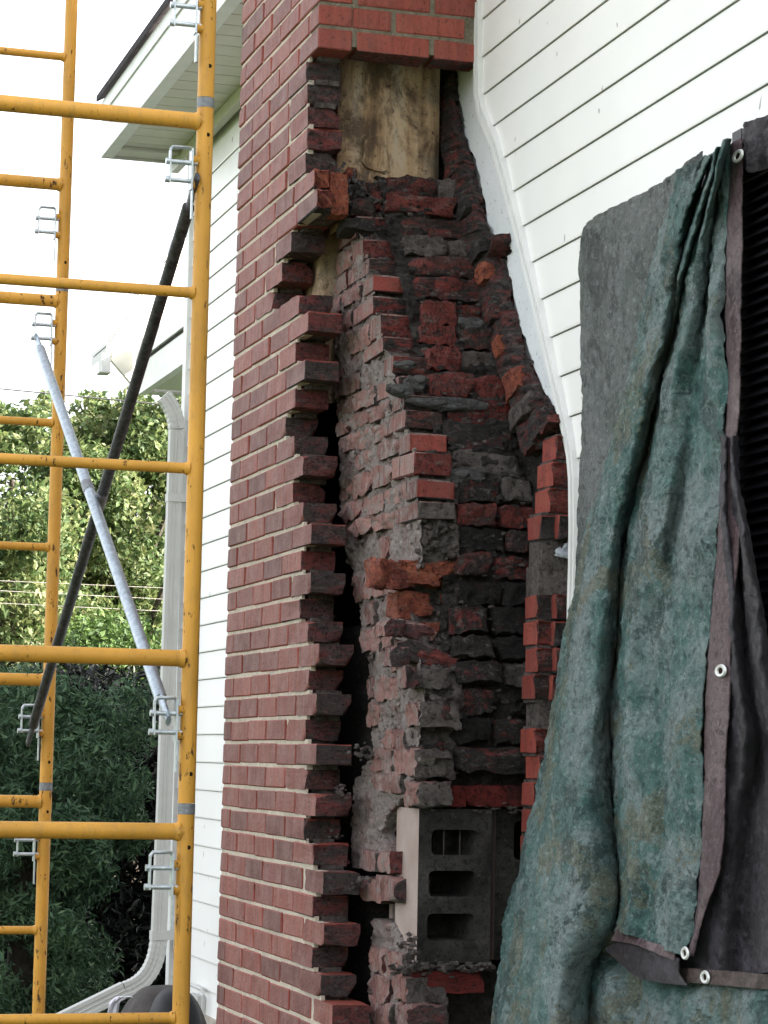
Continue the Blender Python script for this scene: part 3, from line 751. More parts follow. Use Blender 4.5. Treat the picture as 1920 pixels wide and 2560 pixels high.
for (px_, py_, w_, h_) in ((1010, 910, 60, 26), (1045, 960, 60, 34), (1120, 940, 80, 30), (1105, 1010, 170, 34), (1165, 1185, 90, 40), (1275, 860, 36, 70), (1010, 980, 70, 40), (1190, 815, 70, 40), (1255, 700, 40, 40)):
    zq = at(px_, py_, 'y', 6.2).z - H; c = at(px_, py_, 'y', interp(YFILL, zq) - .002); q = c.y / F / .02
    m = MB()
    for i in range(3): add_blob(m, c + Vector((random.uniform(-.25, .25) * w_ * c.y / F, 0, random.uniform(-.2, .2) * h_ * c.y / F)), (w_ * .55 * q, .9, h_ * .55 * q), px_ + i)
    tag(m.build('ash_crust', M['ash'], chim), kind='stuff')
# shelf rubble at the foot of the opening, between veneer and fill
orr = [brick_mesh('broken_brick', (.09, .09, .056), [M['orange']], .003, 0, 160 + i, rough_all=.006, cuts=3) for i in range(4)]
srr = [brick_mesh('broken_brick', (.09, .09, .056), [M['sooty_red']], .003, 0, 170 + i, rough_all=.008, cuts=3) for i in range(4)]
def put_piece(lst, px_, py_, y, w_, h_, d_=.09, rz=0, ry=0, name='broken_brick'):
    c = at(px_, py_, 'y', y); s_ = y / F
    link(name, random.choice(lst), chim, (c.x, c.y + d_ / 2, c.z), (0, ry, rz), (w_ * s_ / .09, d_ / .09, h_ * s_ / .056))
for a in ((842, 462, 6.60, 46, 60), (852, 512, 6.58, 46, 58), (884, 430, 6.66, 26, 22)): put_piece(orr, *a, rz=random.uniform(-.15, .15))
for a in ((910, 520, 6.64, 68, 46), (880, 440, 6.66, 30, 26), (944, 500, 6.66, 36, 60), (918, 470, 6.68, 60, 40), (1004, 468, 6.66, 85, 42), (880, 478, 6.70, 50, 55)): put_piece(srr, *a, rz=random.uniform(-.15, .15))
for a in ((900, 565, 6.62, 85, 40), ): put_piece([brick_mesh('broken_brick', (.09, .09, .056), [M['charred']], .003, 0, 180, rough_all=.004, cuts=3)], *a)
m = MB()
for i in range(190):
    x, y = random.uniform(1.83, 2.13), random.uniform(6.64, 6.80); s_ = random.uniform(.2, .7)
    add_blob(m, (x, y, H + 1.60 + .05 * nz(x, y, 0, 14) - (6.72 - y) * .5), (s_ * 1.3, s_, s_ * .8), i)
tag(m.build('shelf_rubble', M['mortar_grey'], chim), kind='stuff')
m = MB()
for i in range(60):
    p = at(random.gauss(885, 34), random.gauss(462, 22), 'y', 6.655); s_ = random.uniform(.15, .45); add_blob(m, p, (s_, s_, s_), i)
tag(m.build('shelf_ash', M['ash'], chim), kind='stuff')
m = MB(); rows = []
for i in range(41):
    row = []
    for j in range(61):
        x = 1.838 + .20 * j / 60; z = 1.525 + .095 * i / 40; row.append(Vector((x, 6.675 + .03 * nz(x, 1, z, 22) + .018 * nz(x, 1, z, 60) + .01 * nz(x, 1, z, 130), H + z)))
    rows.append(row)
rows.append([Vector((p.x, 6.85, p.z)) for p in rows[-1]]); rows.insert(0, [Vector((p.x, 6.85, p.z)) for p in rows[0]])
m.grid(rows); m.build('shelf_mortar', M['mortar_grey'], chim, True)
for (px_, py_, w_, h_, mt) in ((968, 1432, 60, 70, 'orange'), (1000, 1440, 90, 62, 'orange'), (1060, 1432, 110, 60, 'orange'), (1110, 1420, 60, 40, 'orange'), (1030, 1508, 92, 62, 'orange'), (1148, 1498, 74, 36, 'orange'), (1050, 1575, 100, 40, 'dusty'), (985, 1570, 60, 40, 'dusty'), (1140, 1582, 50, 42, 'orange'), (1085, 1570, 44, 30, 'orange'), (1040, 1630, 90, 50, 'dusty'), (1100, 1645, 100, 40, 'sooty_red'), (1000, 1640, 50, 46, 'dusty'), (1090, 1696, 96, 52, 'mortar_grey'), (1030, 1694, 36, 52, 'dusty'), (1100, 1780, 88, 50, 'charred'), (1165, 1790, 80, 40, 'charred'), (1200, 1760, 70, 36, 'black_soot'), (1080, 1890, 68, 62, 'charred'), (1160, 1890, 80, 54, 'mortar_dark'), (1300, 1865, 80, 66, 'ash')):
    zq = at(px_, py_, 'y', 6.0).z - H; yy = (corner_y(zq) + .004) if px_ < 1135 else 6.06
    put_piece([brick_mesh('broken_brick', (.09, .09, .056), [M[mt]] if mt != 'dusty' else [M['dusty'], M['dusty'], M['sootend'], M['mortar_grey']], .003, 0, px_ + py_, rough_all=.011, cuts=3)], px_, py_, yy, w_, h_, .08, rz=random.uniform(-.3, .3), ry=random.uniform(-.2, .2))
# tan flue liner
def liner_box(a, b, bend=.012):
    m = MB(); rows = []
    for i in range(21):
        z = a[2] + (b[2] - a[2]) * i / 20; row = []
        for j in range(21):
            x = a[0] + (b[0] - a[0]) * j / 20; row.append(Vector((x, a[1] + bend * nz(x, 4, z, 5) + .02 * abs((j / 20 - .5) * 2) ** 6, z)))
        row = [Vector((a[0], b[1], z))] + row + [Vector((b[0], b[1], z))]; rows.append(row)
    m.grid(rows); return m
liner_box((1.853, 6.745, H + 1.50), (2.160, 7.05, H + 2.75)).build('flue_liner', M['liner'], chim, True)
liner_box((1.842, 6.90, H + 1.02), (1.99, 7.1, H + 1.56)).build('flue_liner', M['liner'], chim, True)
m = MB()      # flaked patch standing proud of the liner
prism(m, [(912, 352), (922, 338), (940, 341), (962, 336), (967, 352), (965, 380), (970, 402), (969, 424), (955, 429), (938, 426), (916, 418), (905, 402), (911, 380)], 6.7365, 6.744); m.build('liner_flake', M['liner'], chim)
# sooty black masses added so the hollow inside stays dark
m = MB(); m.box((1.99, 6.95, .3), (XW - .005, YF - .11, H + 2.7)); m.box((1.845, 7.30, .3), (1.988, YF - .11, H + 2.7)); m.build('dark_infill', M['black_soot'], chim)
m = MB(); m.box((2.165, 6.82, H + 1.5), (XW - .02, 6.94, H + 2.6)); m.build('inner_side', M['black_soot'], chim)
# rough strip of broken shoulder along the flashing
m = MB(); rows = []
SH = [(1118, 150), (1124, 230), (1138, 300), (1152, 370), (1172, 440), (1188, 520), (1206, 600), (1230, 700), (1258, 800), (1292, 900), (1326, 985), (1346, 1060), (1358, 1120)]
OU = [(1134, 150), (1138, 230), (1150, 310), (1174, 390), (1194, 460), (1208, 540), (1240, 605), (1262, 670), (1286, 790), (1318, 890), (1358, 985), (1400, 1050), (1420, 1120)]
n = 240
for i in range(n + 1):
    t = i / n * (len(SH) - 1); k = min(int(t), len(SH) - 2); u = t - k
    a = [SH[k][q] + (SH[k + 1][q] - SH[k][q]) * u for q in (0, 1)]; b_ = [OU[k][q] + (OU[k + 1][q] - OU[k][q]) * u for q in (0, 1)]
    pa = at(a[0], a[1], 'x', XW - .032); pb = at(b_[0] + 4 + 9 * nz(0, 0, i, .14) + 5 * nz(0, 3, i, .37), b_[1], 'x', XW - .006)
    row = [Vector((XW - .05, pa.y + .12, pa.z))]
    for j in range(25):
        v = j / 24; p = pa.lerp(pb, v); bulge = -.004 * math.sin(v * 3.1)
        p.x += -bulge + .014 * nz(p.x * 3, p.y, p.z, 22) + .016 * nz(p.x, p.y, p.z, 55) + .006 * nz(p.x, p.y, p.z, 150); p.x = min(p.x, XW - .004); row.append(p)
    rows.append(row)
m.grid(rows); m.build('shoulder_mortar', M['sooty_mass'], chim, True)
for i, (px_, py_, w_, ln, mt) in enumerate(((1226, 690, 24, 62, 'orange'), (1268, 875, 20, 60, 'orange'), (1304, 960, 30, 76, 'orange'), (1322, 1028, 42, 66, 'mortar_grey'), (1356, 1082, 46, 80, 'charred'), (1208, 640, 40, 50, 'charred'), (1180, 520, 34, 60, 'charred'), (1246, 790, 34, 70, 'charred'), (1252, 616, 26, 26, 'sooty_red'), (1150, 420, 26, 60, 'charred'), (1230, 900, 40, 60, 'charred'), (1392, 1062, 22, 26, 'sooty_red'))):
    c = at(px_, py_, 'x', XW - .018); s_ = c.y / F; cx = .34
    me = brick_mesh('shoulder_brick', (.07, w_ * s_ / cx, ln * s_), [M[mt]], .003, 0, 300 + i, rough_all=.006, cuts=3)
    link('shoulder_brick', me, chim, c, (-.42, 0, 0))
m = MB(); rows = []
for i in range(91):
    z = H - .35 + 1.30 * i / 90; row = []
    y0_ = 5.87 + max(0, z - H - .72) * .75
    for j in range(31):
        y = y0_ + (.36) * j / 30; row.append(Vector((XW - .014 - .010 * nz(1, y, z, 30) - .008 * nz(1, y, z, 80), y, z)))
    rows.append(row)
m.grid(rows); m.build('wall_mortar', M['mortar_dark'], chim, True)
# toothed bricks left against the wall below the shoulder
eb = [brick_mesh('end_brick', (.085, .10, .0595), [M['redclean'], M['redclean'], M['sooty_mass' if i % 3 == 0 else 'sooty_red'], M['charred']], .003, .003, 200 + i, endcut=.007) for i in range(6)]
m = MB()
for k in range(0, 24):
    zc = .80 - k * CZ - .02
    y = 5.80 + random.uniform(-.008, .012); xo = 2.132 + (.0 if k % 2 else .006) + random.uniform(-.004, .004)
    if k < 4: xo += .040 - .012 * k
    if k not in (4, 5, 10):
        link('end_brick', random.choice(eb), chim, (xo + .0425, y + .05, H + zc), (0, 0, random.uniform(-.05, .05)))
        if k > 2: link('end_brick', random.choice(eb), chim, (xo + .06, y + .02, H + zc), (0, 0, random.uniform(-.03, .03)), (.55, 1, 1))
    m.box((xo + .006, y + .008, H + zc - CZ / 2 - .004), (XW - .004, y + .10, H + zc + CZ / 2 + .004))
m.build('toothing_mortar', M['mortar_grey'], chim)
m = MB()
for (px_, py_, sx_, sy_) in ((1402, 1384, 1.0, .7), (1420, 1368, .8, 1.1), (1414, 1388, 1.2, .6), (1428, 1352, .4, .6), (1396, 1376, .5, .5)):
    c = at(px_, py_, 'y', 5.79); add_blob(m, c, (sx_, .5, sy_), px_)
m.build('mortar_clod', white('pale_bluish_mortar', (.42, .45, .50), .8), chim)
# ---- concrete blocks and lower core
def block(px0, px1, py0, py1, y, holes, deep=.19, sidem=True, name='concrete_block'):
    a = at(px0, py1, 'y', y); b_ = at(px1, py0, 'y', y); x0, x1, z0, z1 = a.x, b_.x, a.z, b_.z
    bm = bmesh.new()
    # front face with rounded rectangular holes: grid of quads minus cells, then extrude; simple ring construction per hole
    m = MB(); hs_ = []
    zs_ = [z0]
    for (hx0, hx1, hy0, hy1) in holes:
        q = at(hx0, hy1, 'y', y); r = at(hx1, hy0, 'y', y); hs_.append((q.x, r.x, q.z, r.z))
    hs_.sort(key=lambda h: h[2])
    bounds = [z0] + [(hs_[i][3] + hs_[i + 1][2]) / 2 for i in range(len(hs_) - 1)] + [z1]
    for (h, za, zb) in zip(hs_, bounds, bounds[1:]):
        hx0, hx1, hz0, hz1 = h; r = .014; ring = []
        for (cx, cz, a0) in ((hx1 - r, hz1 - r, 0), (hx0 + r, hz1 - r, 90), (hx0 + r, hz0 + r, 180), (hx1 - r, hz0 + r, 270)):
            for s in range(5): t = R_(a0 + s * 22.5); ring.append((cx + r * math.cos(t), cz + r * math.sin(t)))
        n = len(ring); outer = []
        cx_, cz_ = (hx0 + hx1) / 2, (hz0 + hz1) / 2
        for (u, v) in ring:                       # project each ring point to the cell border
            du, dv = u - cx_, v - cz_
            t = min((((x1 if du > 0 else x0) - cx_) / du) if abs(du) > 1e-6 else 1e9, (((zb if dv > 0 else za) - cz_) / dv) if abs(dv) > 1e-6 else 1e9); outer.append((cx_ + du * t, cz_ + dv * t))
        corners = {0: (x1, zb), 1: (x0, zb), 2: (x0, za), 3: (x1, za)}
        for i in range(n):
            j = (i + 1) % n; o1, o2 = outer[i], outer[j]; pts = [o1]
            a1 = math.atan2(o1[1] - cz_, o1[0] - cx_); a2 = math.atan2(o2[1] - cz_, o2[0] - cx_)
            if a2 < a1 - 1e-6: a2 += 2 * math.pi
            cs_ = []
            for q in ((x1, zb), (x0, zb), (x0, za), (x1, za)):
                t = math.atan2(q[1] - cz_, q[0] - cx_)
                for t_ in (t, t + 2 * math.pi):
                    if a1 + 1e-5 < t_ < a2 - 1e-5: cs_.append((t_, q))
            pts += [q for _, q in sorted(cs_)]
            pts.append(o2)
            m.face([(p[0], y, p[1]) for p in pts] + [(ring[j][0], y, ring[j][1]), (ring[i][0], y, ring[i][1])])
            m.face([(ring[i][0], y, ring[i][1]), (ring[j][0], y, ring[j][1]), (ring[j][0] * .9 + cx_ * .1, y + deep - .01, ring[j][1]), (ring[i][0] * .9 + cx_ * .1, y + deep - .01, ring[i][1])])
    m.face([(x1, y, z0), (x1, y + deep, z0), (x1, y + deep, z1), (x1, y, z1)]); m.face([(x0, y, z1), (x1, y, z1), (x1, y + deep, z1), (x0, y + deep, z1)])
    m.face([(x0, y, z0), (x1, y, z0), (x1, y + deep, z0), (x0, y + deep, z0)]); m.face([(x0, y + deep, z0), (x1, y + deep, z0), (x1, y + deep, z1), (x0, y + deep, z1)])
    m.face([(x0, y, z0), (x0, y + deep, z0), (x0, y + deep, z1), (x0, y, z1)], 1)
    bm.free(); return m.build(name, [M['block'], M['blockside']], chim)
block(1041, 1230, 2024, 2408, 5.985, [(1078, 1194, 2075, 2138), (1071, 1189, 2177, 2242), (1067, 1186, 2284, 2352)])
block(1234, 1420, 2026, 2400, 6.03, [(1284, 1390, 2054, 2150)], .18)
m = MB()
for i in range(120):
    p = at(random.uniform(975, 1235), random.gauss(2418, 7), 'y', random.uniform(5.965, 6.0)); s_ = random.uniform(.2, .55); add_blob(m, p, (s_ * 1.3, s_, s_ * .7), i)
for i in range(60):
    p = at(random.uniform(985, 1046), random.gauss(2375, 22), 'x', random.uniform(1.872, 1.90)); s_ = random.uniform(.2, .6); add_blob(m, p, (s_, s_, s_ * .8), i)
for i in range(50):
    p = at(random.uniform(1045, 1330), random.gauss(2022, 5), 'y', random.uniform(5.975, 6.0)); s_ = random.uniform(.15, .4); add_blob(m, p, (s_ * 1.4, s_, s_ * .6), i)
tag(m.build('bedding_crumbs', M['mortar_grey'], chim), kind='stuff')
m = MB()
for (xa, ya, yb) in ((1110, 2075, 2138), (1150, 2075, 2138)):
    p, q = at(xa, ya, 'y', 6.0), at(xa - 1, yb, 'y', 6.0); m.tube([p, q], .0016, 6)
m.build('mortar_thread', M['mortar_grey'], chim)
# rounded soldier course above, brick course below, and core behind
rd = [brick_mesh('rounded_brick', (.09, .09, .056), [soot_mat('dark_red_brick_%d' % i, (.19, .028, .024), (.05, .014, .012), (.09, .06, .05), .30, .52, .3)], .002, 0, 220 + i, rough_all=.004, cuts=3) for i in range(3)]
for (px_, w_) in ((1078, 84), (1132, 70), (1185, 64), (1235, 70), (1290, 74)): put_piece(rd, px_, 1990, 5.985, w_, 54, .1, name='rounded_brick')
for (px_, py_, w_, h_) in ((1062, 2452, 60, 56), (1140, 2456, 150, 54)): put_piece(rd, px_, py_, 6.0 - (.02 if w_ > 100 else 0), w_, h_, .1, name='rounded_brick')
m = MB()
rows = []
for i in range(61):
    zrel = -.75 + .72 * i / 60; row = []
    for j in range(31):
        x = 1.905 + (XF1 - 1.905) * j / 30; row.append(Vector((x, 6.09 + (.12 if -.53 < zrel < -.14 else 0) + .012 * nz(x, 3, zrel, 24), H + zrel)))
    rows.append(row)
m.grid(rows); m.build('lower_mortar', M['mortar_dark'], chim, True)
# lower left rubble pier beside the block
def pier(name, poly_l, poly_r, x, mat, z0, z1, amp=.012, dx=.0):
    rows = []; n = 120
    for i in range(n + 1):
        zrel = z0 + (z1 - z0) * i / n; yl = yfor(interp(poly_l, zrel), x, H + zrel) + .012 * nz(1, 1, zrel, 40); yr = yfor(interp(poly_r, zrel), x, H + zrel) + .010 * nz(2, 1, zrel, 40)
        row = [Vector((x + .09, yl + .02, H + zrel))]
        for j in range(49):
            y = yl + (yr - yl) * j / 48; row.append(Vector((x + .01 + amp * nz(6, y, zrel, 22) + amp * .7 * nz(6, y, zrel, 60) + amp * .5 * abs(nz(6, y, zrel, 120)), y, H + zrel)))
        for j in range(1, 9): row.append(Vector((x + .01 + .04 * j / 8, yr + .008 * nz(x + j, 3, zrel, 30), H + zrel)))
        rows.append(row)
    rows.insert(0, [Vector((x + .1, p.y, p.z)) for p in rows[0]]); rows.append([Vector((x + .1, p.y, p.z)) for p in rows[-1]])
    m = MB(); m.grid(rows); return m.build(name, mat, chim, True)
pier('rubble_pier', [(-.40, 870), (-.2, 868), (-.06, 880), (.0, 925)], [(-.40, 975), (-.26, 975), (-.2, 940), (-.14, 965), (-.10, 1000), (.0, 1042)], 1.865, M['mortar_rough'], -.30, .0)
pier('rubble_pier', [(-.75, 912), (-.46, 918), (-.42, 922)], [(-.75, 1006), (-.50, 1008), (-.46, 990), (-.42, 970)], 1.87, M['mortar_rough'], -.74, -.425)
for (px_, py_, w_, h_) in ((918, 2150, 52, 50), (960, 2155, 40, 54), (925, 2225, 60, 60), (965, 2222, 50, 62)):
    c = at(px_, py_, 'x', 1.86); s_ = 6.3 / F
    link('backing_brick', random.choice(cb), chim, (c.x + .05, c.y, c.z), (0, 0, random.uniform(-.06, .06)), (1, w_ * s_ * 3.2 / .2, h_ * s_ / .056))
for i, (px_, py_, w_) in enumerate(((940, 2400, 40), (985, 2410, 40), (945, 2470, 46), (1000, 2470, 36), (950, 2530, 50), (1005, 2535, 34), (965, 1950, 80), (1025, 1985, 24), (1010, 1905, 50), (955, 1900, 50))):
    c = at(px_, py_, 'x', 1.866); link('backing_brick', random.choice(cbr), chim, (c.x + .05, c.y, c.z), (random.uniform(-.08, .08), 0, random.uniform(-.06, .06)), (1, w_ * .0034 / .2, random.uniform(.95, 1.15)))
m = MB(); m.box((1.93, 6.33, H - .56), (2.05, 6.36, H - .30)); m.build('inner_block', M['blockside'], chim)
m = MB(); m.box((1.90, 6.42, .25), (1.985, 7.28, H + .36)); m.build('dark_infill_backing', M['black_soot'], chim)  # black filler added behind the core to keep the gap dark
# rubble and debris on the ledges of the toothed ends
m = MB()
for (px_, py_, n_, sp) in ((905, 1880, 26, 30), (845, 1985, 34, 28), (830, 2090, 22, 30), (850, 1985, 14, 18), (905, 2200, 12, 25)):
    for i in range(n_):
        p = at(px_ + random.gauss(0, sp * .5), py_ + random.gauss(0, 9), 'x', 1.80 + random.uniform(0, .06)); s_ = random.uniform(.15, .55); add_blob(m, p, (s_, s_ * 1.4, s_ * .8), i)
tag(m.build('ledge_rubble', M['mortar_grey'], chim, True), kind='stuff')

# ------------------------------------------------------------------ black louvred shutter and tarpaulin
sh = thing('louvred_shutter', 'black louvred shutter on the white wall behind the hanging tarp', 'shutter')
a = at(1852, 335, 'x', XW - .03); zt, yr = a.z, a.y; zb = H - .75; yl_ = yr - .52
m = MB()
m.box((XW - .05, yr - .045, zb), (XW - .018, yr, zt)); m.box((XW - .05, yl_, zb), (XW - .018, yl_ + .045, zt)); m.box((XW - .049, yl_ + .045, zt - .09), (XW - .018, yr - .045, zt - .002)); m.box((XW - .049, yl_ + .045, zb + .002), (XW - .018, yr - .045, zb + .09)); m.build('frame', M['black'], sh)
m = MB(); m.box((XW - .022, yl_ + .045, zb + .09), (XW - .0185, yr - .045, zt - .09)); m.build('backing', M['black'], sh)
sm = MB(); sm.hexa([(-.016, -.215, -.013), (-.013, -.215, -.015), (-.013, .215, -.015), (-.016, .215, -.013), (.012, -.215, .013), (.015, -.215, .011), (.015, .215, .011), (.012, .215, .013)]); sme = sm.mesh('slat', M['black'])
z = zt - .11
while z > zb + .1:
    link('slat', sme, sh, (XW - .036, (yl_ + yr) / 2, z)); z -= .024
tp = thing('tarpaulin', 'weathered green tarp draped in heavy folds over the right side of the chimney', 'tarp')
def cr(p0, p1, p2, p3, t): return .5 * ((2 * p1) + (-p0 + p2) * t + (2 * p0 - 5 * p1 + 4 * p2 - p3) * t * t + (-p0 + 3 * p1 - 3 * p2 + p3) * t ** 3)
def resample(vals, n):
    out = []; L_ = len(vals)
    for i in range(L_ - 1):
        p = [vals[max(i - 1, 0)], vals[i], vals[i + 1], vals[min(i + 2, L_ - 1)]]
        for s in range(n): out.append(cr(*p, s / n))
    out.append(vals[-1]); return out
def sheet(name, rows, nu, nv, mat, amp=.006, parent=None, thick=True, freq=1.0):
    """rows of (px, py, x) control points -> smooth crumpled sheet"""
    nu = int(nu * 1.7); nv = int(nv * 1.7); V = [[Vector(c) for c in r] for r in rows]
    V = [resample(r, nu) for r in V]; V = list(zip(*[resample([r[j] for r in V], nv) for j in range(len(V[0]))]))
    P = []
    for r in V:
        row = []
        for c in r:
            p = at(c.x, c.y, 'x', c.z); n1 = nz(p.x * .3, p.y * 1.6, p.z * .7, 9 * freq) + .6 * nz(p.x, p.y * 1.4, p.z * .8, 21 * freq) + .0
            rd1 = (1 - abs(nz(p.x, p.y * 1.3 + p.z * .5, p.z * .8 - p.y * .3, 15 * freq)) * 2.2); rd2 = (1 - abs(nz(3, p.y * 1.2 - p.z * .6, p.z + p.y * .4, 34 * freq)) * 2.2); rd3 = (1 - abs(nz(5, p.y + p.z * .3, p.z, 75 * freq)) * 2.2)
            n1 -= .55 * max(0, rd1) ** 2 + .42 * max(0, rd2) ** 2 + .2 * max(0, rd3)
            row.append(Vector((p.x + amp * n1, p.y + amp * .5 * nz(9, p.y, p.z, 15), p.z)))
        P.append(row)
    m = MB(); m.grid(P); o = m.build(name, mat, parent or tp, True)
    if thick:
        md = o.modifiers.new('solid', 'SOLIDIFY'); md.thickness = .003; md.offset = 0
    return o
sheet('back_panel', [
    [(1492, 540, 2.180), (1560, 507, 2.182), (1640, 466, 2.180), (1700, 424, 2.176), (1760, 378, 2.17)],
    [(1456, 592, 2.186), (1540, 585, 2.170), (1630, 575, 2.184), (1690, 570, 2.176), (1750, 560, 2.176)],
    [(1457, 800, 2.184), (1530, 800, 2.172), (1600, 800, 2.182), (1660, 800, 2.180), (1700, 800, 2.18)],
    [(1458, 1000, 2.182), (1510, 1000, 2.174), (1570, 1000, 2.180), (1620, 1000, 2.180), (1660, 1000, 2.18)],
    [(1452, 1250, 2.180), (1490, 1250, 2.176), (1530, 1250, 2.18), (1570, 1250, 2.18), (1610, 1250, 2.18)],
    [(1443, 1480, 2.180), (1465, 1490, 2.178), (1490, 1500, 2.18), (1520, 1500, 2.18), (1550, 1500, 2.18)],
    [(1432, 1620, 2.180), (1450, 1620, 2.178), (1470, 1620, 2.18), (1500, 1620, 2.18), (1540, 1620, 2.18)]], 12, 12, M['tarp_grey'], .007)
RY = [430, 600, 800, 1000, 1200, 1350, 1550, 1750, 1950, 2150, 2300, 2450, 2640]
C0 = [1702, 1655, 1615, 1568, 1515, 1470, 1428, 1395, 1358, 1310, 1277, 1252, 1230]
C1 = [1722, 1675, 1635, 1588, 1538, 1495, 1455, 1430, 1400, 1370, 1340, 1310, 1295]
C2 = [1748, 1705, 1668, 1620, 1575, 1535, 1505, 1490, 1470, 1450, 1430, 1400, 1390]
C3 = [1772, 1726, 1690, 1645, 1603, 1566, 1549, 1533, 1531, 1540, 1535, 1475, 1470]
X0 = [2.165, 2.15, 2.14, 2.13, 2.125, 2.12, 2.11, 2.10, 2.085, 2.065, 2.05, 2.035, 2.02]
rows = []
for i, y in enumerate(RY):
    dy = -40 if i == 0 else 0
    x0 = X0[i]; bulge = .03 + .004 * i
    rows.append([(C0[i] + 6, y, x0 + .045), (C0[i], y, x0 + .01), (C1[i], y + dy * .3, x0 - bulge), (C2[i], y + dy * .6, x0 - bulge * 1.15), (C3[i] - 6, y + dy, x0 + .0), (C3[i] + 4, y + dy, x0 + .05)])
sheet('fold', rows, 12, 16, M['tarp'], .011)
RY2 = [385, 600, 800, 1000, 1200, 1350, 1550, 1750, 1950, 2150, 2260, 2330]
E4 = [1788, 1745, 1705, 1655, 1612, 1572, 1556, 1541, 1540, 1552, 1556, 1545]
E6 = [1828, 1820, 1818, 1822, 1806, 1796, 1780, 1768, 1764, 1754, 1742, 1722]
rows = []; hemr = []
HEMR = [1858, 1856, 1853, 1850, 1836, 1850, 1832, 1824, 1815, 1806, 1764, 1735]
for i, y in enumerate(RY2):
    x0 = interp([(0, 2.135), (11, 2.055)], i); a, c = E4[i], E6[i]; d = c - a
    ye = {11: 60, 10: 25}.get(i, 0); y0_ = -25 if i == 0 else 0
    rows.append([(a - 3, y, x0 + .075), (a, y, x0 + .02), (a + d * .15, y + ye * .1 + y0_ * .2, x0 - .02), (a + d * .38, y + ye * .3 + y0_ * .5, x0 - .005 - .012 * math.sin(i * 1.7)), (a + d * .55, y + ye * .55 + y0_ * .7, x0 + (.022 if i < 6 else .004)), (a + d * .75, y + ye * .8 + y0_ * .9, x0 - .012 + .01 * math.sin(i * 2.3)), (c, y + ye + y0_, x0)])
    hemr.append([(c + .5, y + ye + y0_, x0 - .001), ((c + HEMR[i]) / 2, y + ye + y0_ * 1.3, x0 - .006), (HEMR[i], y + ye + y0_ * 1.6, x0 - .002)])
sheet('front_panel', rows, 10, 16, M['tarp'], .010)
sheet('side_hem', hemr, 8, 16, M['hem'], .003)
# extra gathered pleats under the top edge
for (pa, pb, wd) in (((1802, 372), (1668, 900), 17), ((1820, 352), (1722, 860), 16), ((1775, 392), (1672, 720), 14)):
    rows = []
    for i in range(7):
        t = i / 6; cx_ = pa[0] + (pb[0] - pa[0]) * t - 14 * math.sin(t * 3.1); cy_ = pa[1] + (pb[1] - pa[1]) * t; w_ = wd * (.55 + .6 * t); q_ = .085 * t ** 2.2
        rows.append([(cx_ - w_, cy_, 2.155 + q_), (cx_ - w_ * .3, cy_ - 3, 2.085 + q_), (cx_ + w_ * .4, cy_ - 5, 2.09 + q_), (cx_ + w_, cy_ - 6, 2.155 + q_)])
    sheet('pleat', rows, 6, 8, M['tarp'], .006)
sheet('bottom_hem', [[(1545, 2322, 2.050), (1600, 2345, 2.045), (1650, 2362, 2.045), (1690, 2378, 2.05)], [(1530, 2352, 2.046), (1590, 2362, 2.038), (1645, 2385, 2.04), (1688, 2402, 2.046)]], 8, 6, M['hem'], .003)
sheet('turned_lining', [[(1516, 2372, 2.05), (1560, 2352, 2.048), (1620, 2372, 2.046), (1700, 2396, 2.05)], [(1545, 2402, 2.045), (1590, 2412, 2.04), (1640, 2424, 2.04), (1700, 2430, 2.045)], [(1600, 2446, 2.04), (1640, 2455, 2.04), (1680, 2460, 2.04), (1720, 2464, 2.04)]], 8, 8, M['tarp_back'], .003)
BY = [1090, 1200, 1300, 1400, 1500, 1600, 1700, 1850, 2000, 2150, 2300, 2430]
BR = [1846, 1856, 1874, 1894, 1910, 1925, 1945, 1990, 2010, 2010, 2010, 2010]
rows = []
for i, y in enumerate(BY):
    a = 1800 if i < 8 else 1740 - (i - 8) * 25; c = BR[i]; rows.append([(a, y, 2.125), (a + (c - a) * .35, y, 2.09), (a + (c - a) * .55, y + 10, 2.135), (a + (c - a) * .8, y, 2.085), (c, y + (8 if i else 0), 2.12)])
sheet('dark_lining', rows, 12, 12, M['tarp_back'], .008, freq=.8)
sheet('lining_hem', [[(1664, 2418, 2.075), (1740, 2422, 2.07), (1830, 2428, 2.07), (1925, 2436, 2.075), (2010, 2440, 2.075)], [(1640, 2452, 2.07), (1740, 2458, 2.062), (1830, 2466, 2.064), (1925, 2474, 2.07), (2010, 2478, 2.07)]], 10, 6, M['hem_brown'], .006)
sheet('lower_panel', [[(1462, 2300, 2.10), (1520, 2380, 2.095), (1600, 2425, 2.085), (1720, 2450, 2.09), (1830, 2458, 2.085), (2010, 2466, 2.09)], [(1460, 2450, 2.075), (1530, 2470, 2.05), (1600, 2500, 2.085), (1720, 2520, 2.06), (1830, 2520, 2.08), (2010, 2520, 2.06)], [(1462, 2640, 2.06), (1540, 2640, 2.03), (1610, 2640, 2.07), (1720, 2640, 2.04), (1830, 2640, 2.06), (2010, 2640, 2.04)]], 12, 14, M['tarp'], .014)
sheet('dark_flap', [[(1861, 318, 2.165), (1890, 300, 2.15), (1930, 284, 2.16), (2010, 250, 2.15)], [(1864, 370, 2.150), (1892, 372, 2.13), (1930, 352, 2.145), (2010, 320, 2.135)], [(1868, 420, 2.158), (1895, 432, 2.14), (1930, 418, 2.15), (2010, 400, 2.145)]], 10, 10, M['tarp_back'], .010)
